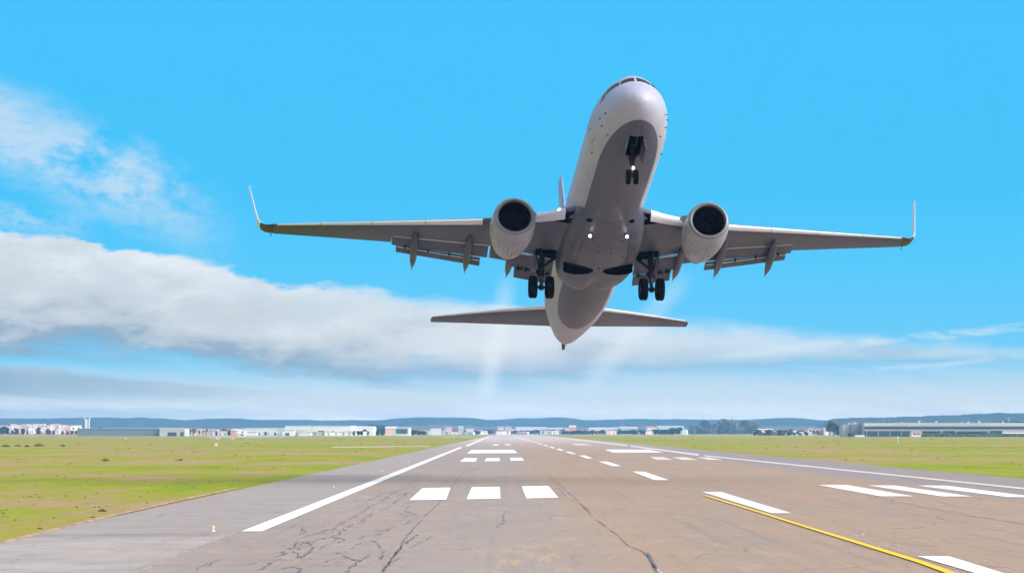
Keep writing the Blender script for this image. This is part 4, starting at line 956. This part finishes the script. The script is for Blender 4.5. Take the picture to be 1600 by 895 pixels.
for sg in (-1, 1):
    mb = MB()
    ys = [1.0, 1.88, 2.6, 3.93, 5.0, 5.75, 8.0, 10.52]
    mb.loft([wsec(y, sg, (cove(y)-wle(y))/(wte(y)-wle(y))) for y in ys])
    mb.loft([wsec(y, sg) for y in (10.52, 11.5, 13.5, 15.2, 16.6)])
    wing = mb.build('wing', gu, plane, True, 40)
    # leading edge slats: a bright shell drooped ahead of the nose of the wing
    for (ya, yb, fr, mt) in ((6.1, 8.9, .13, slatm), (8.93, 11.6, .13, slatm), (11.63, 14.2, .14, slatm), (14.23, 16.45, .15, slatm)):
        rings = []
        for k in range(4):
            y = ya+(yb-ya)*k/3; c_ = wte(y)-wle(y); r0 = wsec(y, sg, .07, 8); dv = A(0, 0, -ZO-.0)-A(0, 0, -ZO)
            rings.append([p+Vector((0, -.035*c_, -.022*c_)) for p in r0])
        mb = MB(); mb.loft(rings); mb.build('slat', mt, wing, True, 50)
    # inboard leading edge; dark plates stand in for the shade in its gaps
    rings = []
    for y in (2.15, 3.0, 4.15):
        rings.append([p+Vector((0, -.05, -.02)) for p in wsec(y, sg, .07, 8)])
    mb = MB(); mb.loft(rings); mb.build('krueger_flap', slatm, wing, True, 50)
    mb = MB(); q = [(1.75, wle(1.75)+.05), (2.75, wle(2.75)+.05), (2.6, wle(2.6)+.42), (1.7, wle(1.7)+1.0)]
    for off in (.012, .05): mb.add([A(a, y*sg, lower(y, a)-off) for y, a in q], [(0, 1, 2, 3)])
    mb.build('krueger_gap_shade', dk, wing, False)
    # flaps
    m1 = panel('main_flap', flg, 5.55, (19.62, -.70), (20.95, -.99), 10.5, (20.36, -.06), (21.32, -.25), sg, .10, wing)
    m2 = panel('aft_flap', flg, 5.9, (20.95, -.99), (21.6, -1.22), 10.25, (21.27, -.28), (21.82, -.46), sg, .09, wing)
    m3 = panel('main_flap', flg, 2.12, (20.3, -1.22), (21.5, -1.62), 4.25, (19.9, -.98), (21.2, -1.36), sg, .10, wing)
    m4 = panel('aft_flap', flg, 2.15, (21.5, -1.64), (22.1, -1.98), 4.1, (21.2, -1.38), (21.85, -1.72), sg, .09, wing)
    m5 = panel('main_flap', flg, 4.35, (19.8, -.92), (20.9, -1.18), 5.45, (19.65, -.78), (20.85, -1.02), sg, .10, wing)
    # bright slot edges and small brackets
    for (ya, aa_, za, yb, ab, zb_) in ((5.6, 19.63, -.74, 10.45, 20.37, -.075), (2.1, 20.25, -1.22, 4.3, 19.88, -.98), (5.95, 20.98, -1.085, 10.2, 21.28, -.30)):
        mb = MB(); mb.tube([A(aa_-.04, ya*sg, za-.07), A(ab-.04, yb*sg, zb_-.07)], .022, 6); mb.build('flap_seal', bare, wing)
    for y in (6.4, 7.5, 8.6, 9.8):
        k = (y-5.9)/4.35; mb = MB(); mb.box(A(20.98+.29*k, y*sg, -1.10+.78*k), (.035, .12, .07)); mb.build('flap_bracket', dk, wing, False)
    for y in (2.4, 2.9, 3.5, 3.9):
        k = (y-2.1)/2.1; mb = MB(); mb.box(A(21.48-.28*k, y*sg, -1.68+.26*k), (.06, .12, .07)); mb.box(A(21.40-.28*k, y*sg+.1, -1.70+.26*k), (.12, .04, .03)); mb.build('flap_bracket', gearm, wing, False)
    # flap track fairings
    for y, a0, a1, z1 in ((9.35, 19.15, 23.1, -1.02), (6.6, 18.3, 22.95, -1.22), (4.4, 18.6, 22.9, -1.42)):
        rings = []
        for k in range(13):
            t_ = k/12; a = a0+(a1-a0)*t_; zt_ = lower(y, min(a, cove(y)))
            zc_ = (zt_-.05) if a < cove(y) else None
            zz = (lower(y, a0)-.02)*(1-t_)**1.0+z1*t_
            zz = min(zz, zt_-.02) if a < cove(y) else zz
            wd = .20*max(.04, math.sin(math.pi*min(1, t_**.75*1.0)))**.6*(1 if t_ < .72 else max(.05, (1-t_)/.28)**.7); ht = wd*1.35
            zz -= ht*.25
            rings.append([A(a, y*sg+wd*math.cos(2*math.pi*j/16), zz+ht*math.sin(2*math.pi*j/16)) for j in range(16)])
        mb = MB(); mb.loft(rings); mb.build('flap_track_fairing', gf, wing, True, 60)
    # dark plates under the wing, painted shade of the main gear opening
    mb = MB(); q = [(2.15, 18.5), (3.15, 18.75), (3.15, 19.75), (2.1, 20.2)]
    for off in (.012, .06): mb.add([A(a, y*sg, lower(y, min(a, cove(y)-.02))-off) for y, a in q], [(0, 1, 2, 3)])
    mb.build('gear_opening_shade', dk, wing, False)
    # winglet
    path = [(16.60, 0.83, 21.38, 22.66), (16.85, .88, 21.62, 22.78), (17.1, .99, 21.9, 22.93), (17.3, 1.18, 22.16, 23.1), (17.43, 1.45, 22.42, 23.28), (17.5, 1.75, 22.65, 23.45), (17.68, 2.7, 23.3, 24.05), (17.93, 4.05, 24.25, 24.85)]
    rings = []
    for i, (y, z_, le, te) in enumerate(path):
        y2, z2 = path[min(i+1, len(path)-1)][:2]; y1, z1 = path[max(i-1, 0)][:2]; nv = Vector((-(z2-z1)*sg, 0, (y2-y1))).normalized()
        rings.append(ring(A(le, y*sg, z_-.05), A(te, y*sg, z_-.08), .10, nv, 1., 12))
    wr = MB(); wr.loft(rings[:4]); wr = wr.build('winglet_root', marn, wing, True, 50)
    wl = MB(); wl.loft(rings[3:]); wl.build('winglet', wlm, wing, True, 50)
    mb = MB(); mb.tube([A(22.7, 16.75*sg, .78), A(23.0, 16.75*sg, .70)], .02, 6); mb.build('static_wick', dk, wing)
    # ---- engine
    ey, ez, ea = 4.83*sg, -1.95, 12.2
    mb = MB(); O = A(ea, ey, ez); ax = (0, 1, -.02)
    mb.lathe([(.02, .90), (.0, .93), (.02, .96), (.1, 1.0), (.35, 1.06), (.8, 1.10), (1.5, 1.115), (2.2, 1.08), (2.9, .99), (3.5, .88), (3.9, .80), (3.88, .76), (3.2, .76)], O, ax, 72, flat=.05)
    en = mb.build('engine_nacelle', nac, plane, True, 50)
    mb = MB(); mb.lathe([(.16, .80), (.06, .825), (.005, .865), (-.015, .90), (.0, .94), (.05, .985), (.12, 1.012)], O, ax, 72, flat=.05); mb.build('inlet_lip', mat('lip_metal', (.20, .20, .215), .38, metal=.4), en)
    mb = MB(); mb.lathe([(.15, .80), (.4, .775), (.95, .78), (1.3, .79)], O, ax, 64, flat=.03); mb.build('inlet_duct', mat('duct_dark', (.004, .004, .005), 1., spec=0.), en)
    mb = MB()
    for k in range(24):
        q = 2*math.pi*k/24; u = Vector((math.cos(q), 0, math.sin(q))); v = Vector((-math.sin(q), 0, math.cos(q))); Oc = O+Vector((0, 1.02, -.02))
        mb.add([Oc+u*.24-v*.03+Vector((0, -.05, 0)), Oc+u*.77-v*.10+Vector((0, -.08, 0)), Oc+u*.77+v*.08+Vector((0, .08, 0)), Oc+u*.24+v*.05+Vector((0, .05, 0))], [(0, 1, 2, 3)])
    mb.build('fan', mat('fan_dark', (.004, .004, .005), .9, spec=.02), en, False)
    mb = MB(); mb.lathe([(.62, .001), (.66, .06), (.8, .16), (1.0, .25), (1.05, .25)], O, ax, 32); mb.build('spinner', mat('spinner_dark', (.006, .006, .007), .8, spec=.02), en)
    mb = MB(); mb.lathe([(1.15, .001), (1.15, .79)], O, ax, 48); mb.build('fan_backing', dk, en)
    mb = MB(); mb.lathe([(3.2, .72), (3.9, .64), (4.6, .50), (4.9, .44), (4.88, .38), (4.4, .38)], O, ax, 40); mb.lathe([(4.4, .30), (4.9, .26), (5.5, .04), (5.52, .001)], O, ax, 32); mb.build('core_nozzle', mat('nozzle_metal', (.20, .18, .17), .4, metal=.8), en)
    # nacelle details: latch line, drain and stencil-like panels
    mb = MB()
    def npt(d, ang, off=.004):
        r_n = float(np.interp(d, [0, .1, .35, .8, 1.5, 2.2, 2.9, 3.5, 3.9], [.93, 1.0, 1.06, 1.10, 1.115, 1.08, .99, .88, .80])); q = rad(ang)
        return O+Vector((math.sin(q)*(r_n+off), d, -.02*d-math.cos(q)*(r_n+off)*(.95 if abs(ang) < 90 else 1)))
    def nline(pts, wd):
        P_ = []
        for (d, a), (d2, a2) in zip(pts[:-1], pts[1:]):
            for k in range(10): P_.append(npt(d+(d2-d)*k/10, a+(a2-a)*k/10, .006))
        P_.append(npt(*pts[-1], .006)); vs = []
        for i, p in enumerate(P_):
            dd = (P_[min(i+1, len(P_)-1)]-P_[max(0, i-1)]).normalized(); nr = (p-(O+Vector((0, p.y-O.y, 0)))).normalized(); sd_ = dd.cross(nr).normalized()*wd/2; vs += [p-sd_, p+sd_]
        mb.add(vs, [(2*i, 2*i+1, 2*i+3, 2*i+2) for i in range(len(P_)-1)])
    nline([(1.15, -75), (1.15, 0), (1.15, 75)], .022); nline([(1.15, 3), (3.6, 3)], .018); nline([(2.6, -60), (2.6, 60)], .014)
    nline([(1.6, -22), (2.3, -22), (2.3, -10), (1.6, -10), (1.6, -22)], .02); nline([(1.7, 14), (2.5, 14), (2.5, 26), (1.7, 26), (1.7, 14)], .018)
    nline([(2.75, -8), (3.3, -8), (3.3, 6), (2.75, 6), (2.75, -8)], .022); nline([(1.3, -45), (1.3, -36)], .05); nline([(1.45, 32), (1.45, 40)], .05); nline([(1.9, -34), (1.9, -28)], .05); nline([(1.35, -16), (1.35, -8)], .04)
    nline([(.52, 5), (.52, 9)], .07)
    mb.build('panel_line', mat('panel_gap_soft', (.10, .10, .11), .8), en, False)
    # pylon
    rings = []
    for a, zb_, zt_, wd in ((13.3, -.96, -.80, .06), (14.2, -1.0, -.62, .16), (15.3, -1.1, -.52, .2), (16.6, -1.35, -.62, .2), (17.6, -1.3, -.8, .14), (18.4, -1.02, -.9, .04)):
        rings.append([A(a, ey-wd, zb_), A(a, ey+wd, zb_), A(a, ey+wd*.8, zt_), A(a, ey-wd*.8, zt_)])
    mb = MB(); mb.loft(rings); mb.build('pylon', nac, en, True, 40)
    mb = MB(); q = npt(1.0, 118*sg*-1, 0); mb.add([q+Vector((0, -.2, 0)), q+Vector((0, .8, 0)), q+Vector((-sg*.26, .75, .18)), q+Vector((-sg*.22, .2, .15)), q+Vector((0, .8, .03)), q+Vector((0, -.2, .03))], [(0, 1, 2, 3), (5, 3, 2, 4)]); mb.build('nacelle_strake', nac, en, False)
    # ---- main gear
    gy = 2.86*sg
    mb = MB(); mb.tube([A(19.35, 2.80*sg, -1.05), A(19.42, 2.82*sg, -1.75), A(19.5, gy, -2.42)], [.15, .14, .13], 18); mb.tube([A(19.5, gy, -2.36), A(19.5, gy, -2.46)], .165, 18)
    ms = mb.build('main_gear_strut', gearm, plane)
    mb = MB(); mb.tube([A(19.5, gy, -2.4), A(19.55, gy, -3.05)], .085, 16); mb.build('oleo_piston', gmet, ms)
    mb = MB(); mb.tube([A(19.55, gy-.5, -3.05), A(19.55, gy+.5, -3.05)], .075, 12); mb.tube([A(19.55, gy, -2.95), A(19.55, gy, -3.18)], .13, 12); mb.build('axle', gearm, ms)
    mb = MB(); mb.tube([A(19.45, 2.84*sg, -2.05), A(19.35, 2.3*sg, -1.62), A(19.25, 1.75*sg, -1.35)], [.055, .075, .055], 10); mb.tube([A(19.35, 2.3*sg, -1.62), A(19.3, 2.55*sg, -1.2)], .04, 8); mb.build('side_brace', gearm, ms)
    mb = MB(); mb.tube([A(19.5, gy, -2.2), A(18.6, 2.9*sg, -1.15)], .05, 8); mb.tube([A(19.35, 3.15*sg, -1.2), A(19.45, 2.95*sg, -2.1)], .045, 8); mb.build('drag_strut', gearm, ms)
    mb = MB(); mb.tube([A(19.62, gy, -2.45), A(20.0, gy, -2.7), A(19.68, gy, -2.98)], .05, 8); mb.build('torque_link', gearm, ms)
    mb = MB(); mb.tube([A(19.38, gy-.12*sg, -1.5), A(19.4, gy-.14*sg, -2.3), A(19.5, gy-.1*sg, -2.9)], .022, 6); mb.tube([A(19.38, gy+.13*sg, -1.8), A(19.42, gy+.16*sg, -2.5)], .018, 6); mb.build('hydraulic_line', dk, ms)
    mb = MB(); mb.box(A(19.4, gy+.34*sg, -1.55), (.02, .32, .5), Matrix.Rotation(.12*sg, 3, 'Y')); mb.build('gear_door', gf, ms, False)
    for s2 in (-1, 1): tyre(ms, A(19.55, gy+.43*s2, -3.05), .575, .42)
    # belly lights; flat black patches paint the shade inside the ram air slots
    mb = MB(); mb.lathe([(0, .001), (.02, .06), (.1, .07), (.15, .04)], A(13.75, .93*sg, -2.31), (0, 1, 0), 18); ll = mb.build('landing_light', lamp, plane)
    mb = MB(); mb.lathe([(.08, .12), (.2, .13), (.5, .02)], A(13.75, .93*sg, -2.28), (0, 1, 0), 18); mb.build('light_housing', gf, ll)
    pts = [bsec(a, ph*sg) for a, ph in ((12.75, 133), (13.05, 133), (12.95, 144), (12.65, 146))]; mb = MB()
    ctr = A(13, 0, -1.2); mb.add([p+(p-ctr).normalized()*.012 for p in pts], [(0, 1, 2, 3)]); mb.add([p+(p-ctr).normalized()*.03+Vector((0, .25, 0)) for p in pts[1:3]]+[p+(p-ctr).normalized()*.012 for p in (pts[1], pts[2])], [(0, 1, 3, 2)]); mb.build('ram_inlet_shade', dk, plane, False)
    # ---- stabiliser
    st = [(.3, 33.1, 37.3, .86, .10), (1.0, 33.9, 37.35, .92, .10), (3.5, 35.4, 37.95, 1.17, .095), (5.6, 36.8, 38.5, 1.39, .09), (7.25, 37.95, 38.95, 1.56, .09), (7.42, 38.3, 38.98, 1.58, .08)]
    mb = MB(); mb.loft([ring(A(a, y*sg, z_), A(b_, y*sg, z_-.02), th) for y, a, b_, z_, th in st]); sb = mb.build('horizontal_stabiliser', gu, plane, True, 40)
    mb = MB(); mb.loft([[p+Vector((0, -.02, 0)) for p in ring(A(a, y*sg, z_), A(b_, y*sg, z_-.02), th*1.05, cut_=.06, n_=6)] for y, a, b_, z_, th in st[1:5]]); mb.build('leading_edge', bare, sb, True, 50)
mb = MB(); q = A(14.15, -2.42, WZ(2.4)+.10); mb.lathe([(-.22, .001), (-.2, .08), (-.1, .10), (.1, .06)], q, (0, 1, 0), 18); mb.build('landing_light', lamp, plane)
for i, (a, y) in enumerate([(15.2, -.12), (15.5, .1), (15.9, -.1), (16.2, .12), (16.6, -.55), (16.7, .5), (17.1, -.12), (17.4, .14), (14.6, -.4), (14.7, .45), (16.0, -1.1), (16.1, 1.15)]):
    p = bsec(a, 180-math.degrees(math.atan2(y, 1.25))); mb = MB(); mb.lathe([(0, .001), (0, .035), (.02, .03), (.02, .001)], p, (0, 0, -1), 10); mb.build('drain_port', dk, fair)
for pts_ in ([(14.3, 150), (17.8, 150)], [(14.3, -150), (17.8, -150)], [(14.3, 130), (14.3, 180), (14.3, 230)], [(16.0, 130), (16.0, 180), (16.0, 230)], [(20.2, 140), (20.2, 180), (20.2, 220)]):
    mb = MB(); Q = []
    for (a, p), (a2, p2) in zip(pts_[:-1], pts_[1:]): Q += [(a+(a2-a)*k/16, p+(p2-p)*k/16) for k in range(16)]
    Q.append(pts_[-1]); P_ = [bsec(a, p)+Vector((0, 0, -.006)) for a, p in Q]; vs = []
    for i, p in enumerate(P_):
        d = (P_[min(i+1, len(P_)-1)]-P_[max(0, i-1)]).normalized(); sdv = Vector((-d.y, d.x, 0)).normalized()*.012; vs += [p-sdv, p+sdv]
    mb.add(vs, [(2*i, 2*i+1, 2*i+3, 2*i+2) for i in range(len(P_)-1)]); mb.build('panel_line', linem, fair, False)
# centre keel pieces under the fairing
mb = MB(); mb.lathe([(0, .001), (.02, .05), (.1, .05)], A(18.3, 0, -2.44), (0, 0, 1), 16); mb.build('beacon', dk, plane)
# fin
mb = MB(); rings = []
for z_, a, b_ in ((1.4, 29.8, 37.3), (2.4, 31.6, 37.6), (3.2, 32.5, 37.9), (6.5, 35.0, 38.5), (10.0, 37.3, 39.3), (10.15, 37.6, 39.3)):
    rings.append(ring(A(a, .1, z_), A(b_, .1, z_), .085, Vector((1, 0, 0))))
mb.loft(rings); mb.build('vertical_fin', pw if 0 else nac, plane, True, 40)

# ================================================================ FIELD BITS
# marker boards
for i, px_ in enumerate((934.5, 938.5, 941.6, 944.8)):
    D = 2550; p = at(px_, 675, D); e = empty('marker_board', (p.x, D, 0), 'small red and white marker board standing in the far grass', 'sign', 'red and white marker boards in the far grass')
    mb = MB(); mb.box((0, 0, .95), (.45, .05, .4)); mb.build('board', palew, e, False)
    mb = MB(); mb.box((0, -.06, .95), (.16, .02, .4)); mb.build('stripe', reds, e, False)
    for sx in (-.35, .35): mb = MB(); mb.box((sx, 0, .275), (.04, .04, .275)); mb.build('post', metalg, e, False)
# white post on the right field
p = gnd(1403, 692); e = empty('marker_post', p, 'thin white marker post standing in the right field', 'post')
mb = MB(); mb.tube([(0, 0, 0), (0, 0, 1.15)], .045, 8); mb.build('pole', palew, e)
mb = MB(); mb.box((0, 0, 1.35), (.16, .06, .2)); mb.build('head', palew, e, False)
mb = MB(); mb.box((0, 0, .3), (.1, .1, .3)); mb.build('base_box', lgrey, e, False)
def fbox(px0, px1, y0, y1, m_, label):
    a = gnd((px0+px1)/2, y1); s = a.y/5000; wd = (px1-px0)*s; ht = (y1-y0)*s
    e = empty('field_sign', a, label, 'sign')
    mb = MB(); mb.box((0, 0, ht*.62), (wd/2, .08, ht*.38)); mb.build('panel', m_, e, False)
    for sx in (-.35, .35): mb = MB(); mb.box((wd*sx, 0, ht*.12), (.03, .03, ht*.12)); mb.build('foot', metalg, e, False)
yl = mat('yellow_sign', (.8, .6, .05), .6)
fbox(360.5, 367, 684, 686, yl, 'small yellow sign at the far edge of the left field')
fbox(337, 343, 684, 686, palew, 'small white sign left of the yellow one in the left field')
fbox(335.5, 340, 692.5, 698, mat('faded_yellow', (.78, .70, .38), .7), 'pale yellow marker standing alone in the left field')
fbox(196, 198, 684.5, 686, palew, 'tiny white sign in the left field below the hangar')
# runway edge lights
def edge_light(px_, py, label, r=.05, h=.12, om=None):
    p = gnd(px_, py, .02); e = empty('runway_light', p, label, 'runway light', 'runway edge lights')
    mb = MB(); mb.lathe([(0, r*1.3), (h*.15, r*1.3), (h*.2, r*.5), (h*.55, r*.5)], (0, 0, 0), (0, 0, 1), 16); mb.build('stem', mat('lamp_cream', (.75, .62, .48), .5), e)
    mb = MB(); mb.lathe([(h*.5, r*.5), (h*.55, r*.95), (h*.75, r), (h*.95, r*.75), (h, .001)], (0, 0, 0), (0, 0, 1), 16); mb.build('lens', om or palew, e)
edge_light(332.5, 829.5, 'cream and orange runway light left of the end of the white edge line', .05, .15, mat('amber_lens', (.85, .5, .22), .4))
edge_light(521.5, 761, 'small white runway light beside the white edge line, nearest of three', .035, .07)
edge_light(597.5, 735.6, 'small white runway light beside the white edge line, middle of three', .04, .07)
edge_light(639.5, 722, 'small white runway light beside the white edge line, farthest of three', .045, .08)
# bushes and clods
def bush(px_, py, wpx, hpx, label, group=None, seed=0, nm='bush'):
    r = random.Random(seed); p = gnd(px_, py); s = p.y/5000; W_, H_ = wpx*s/2, hpx*s; mb = MB()
    for k in range(420):
        a = r.uniform(0, 6.28); q = r.random()**.6; c_ = Vector((math.cos(a)*W_*q, math.sin(a)*W_*q*.8, H_*r.random()*(1-q*q*.7)))
        l = H_*r.uniform(.12, .3); u = Vector((r.gauss(0, .6), r.gauss(0, .6), 1)).normalized()*l; v = u.orthogonal().normalized()*l*.35
        mb.add([c_-v, c_+v, c_+u], [(0, 1, 2)], r.randrange(3))
    o_ = mb.build(nm, [mat('bush_dark', (.045, .05, .025), .9), mat('bush_brown', (.09, .07, .035), .9), mat('bush_green', (.06, .09, .025), .9)], None, False)
    o_.location = p; tag(o_, label, 'bush', group)
for i, (a, b_, c_, d_) in enumerate(((9, 698, 15, 4), (28, 697, 10, 3), (42, 697.6, 8, 3), (61, 697, 16, 4.4), (98, 697.2, 9, 3))):
    bush(a, b_, c_, d_, ('widest dark bush in the left field, at the frame edge', 'dark bush second from the left frame edge in the field', 'small dark bush third from the left in the field row', 'wide dark bush fourth from the left in the field row', 'small lone dark bush fifth from the left in the field row')[i], 'dark bushes in a row in the left field', i)
bush(160, 799, 13, 4.5, 'dark clump of weeds in the near left grass', None, 11, 'weed_clump'); bush(62, 826, 9, 2.2, 'small dark weed clump nearest the brown kerb', None, 12, 'weed_clump'); bush(145, 808, 8, 2, 'small weed clump just below the dark clump in the left grass', None, 13, 'weed_clump')
bush(282, 719, 8, 2.6, 'tiny weed clump in the middle of the left field', None, 14, 'weed_clump'); bush(165, 720, 12, 4, 'low weed clump amid the bright green strip of the left field', None, 15, 'weed_clump')

# scattered low weeds in both fields
mb = MB(); rw = random.Random(77)
for k in range(300):
    left = rw.random() < .72; py = 684+rw.random()**1.5*(130 if left else 48)
    px_ = rw.uniform(-60, 760) if left else rw.uniform(1000, 1660)
    p = gnd(px_, py); kk = p.x/H
    if Lk-.35 < kk < Rk+.3: continue
    s0 = p.y/5000; cl_ = rw.choice([1, 1, 1, 3]); 
    for q in range(cl_):
        w_ = rw.uniform(.9, 3.2)*s0; h_ = rw.uniform(.4, 1.1)*s0+.02; cx, cy = p.x+rw.gauss(0, 4)*s0, p.y+rw.gauss(0, 9)*s0
        for j in range(14):
            a = rw.uniform(0, 6.28); qx, qy = cx+math.cos(a)*w_*rw.random(), cy+math.sin(a)*w_*rw.random(); l = h_*rw.uniform(.5, 1.1); v = h_*.35
            mb.add([(qx-v, qy, 0), (qx+v, qy+v*.3, 0), (qx+rw.gauss(0, .3)*l, qy, l)], [(0, 1, 2)], rw.randrange(2))
tag(mb.build('weeds', [mat('weed_olive', (.17, .17, .04), .9), mat('weed_brown', (.20, .15, .07), .9)], None, False), 'low olive and brown weeds dotted over the grass fields', 'weeds', kind='stuff')
# ================================================================ EXHAUST
def plume(px_, py, qx, qy, D1, r0, r1, dens, label):
    a = at(px_, py, 170.); b_ = at(qx, qy, D1); d = b_-a; L = d.length
    m = bpy.data.materials.new('exhaust_haze'); m.use_nodes = True; q = m.node_tree; q.nodes.clear(); nn = N(q)
    o_ = nn.node('ShaderNodeOutputMaterial'); v = nn.node('ShaderNodeVolumePrincipled'); v.inputs['Color'].default_value = (.97, .98, 1, 1)
    X, Y, Z = nn.xyz(nn.node('ShaderNodeTexCoord').outputs['Object'])
    rr_ = nn.math('SQRT', X*X+Y*Y) / (Z*((r1-r0)/L)+r0)
    fall = nn.step(rr_, 1.0, .0) * nn.step(Z, 0., L*.05) * nn.step(Z, L, L*.3)
    nn.put(v.inputs['Density'], fall*dens/(Z*(3.5/L)+.3)); q.links.new(v.outputs[0], o_.inputs['Volume'])
    mb = MB(); mb.loft([[(math.cos(k/20*6.2832)*r, math.sin(k/20*6.2832)*r, z_) for k in range(20)] for z_, r in ((0, r0), (L, r1))])
    o = mb.build('exhaust_plume', m, None, True); o.location = a; o.rotation_euler = d.to_track_quat('Z', 'Y').to_euler()
    return tag(o, label, 'exhaust plume', kind='stuff')
plume(797, 418, 757, 628, 900, .9, 4.6, .0052, 'faint pale exhaust trail behind the left engine')
plume(1085, 420, 905, 612, 760, .9, 5.0, .0055, 'faint pale exhaust trail behind the right engine')

# ================================================================ LABELS OF LOOK-ALIKES
ORD = 'first second third fourth fifth sixth seventh eighth ninth tenth eleventh twelfth thirteenth fourteenth fifteenth sixteenth seventeenth eighteenth nineteenth twentieth'.split()
bpy.context.view_layer.update()
byl = {}
for o in S.objects:
    if o.parent is None and 'group' in o and 'label' in o: byl.setdefault(o['label'], []).append(o)
for lb, os_ in byl.items():
    if 1 < len(os_) <= 20:
        os_.sort(key=lambda o: o.matrix_world.translation.x/max(1, o.matrix_world.translation.y))
        for k, o in enumerate(os_):
            o['label'] = ('leftmost ' if k == 0 else 'rightmost ' if k == len(os_)-1 else ORD[k]+' from left: ')+lb
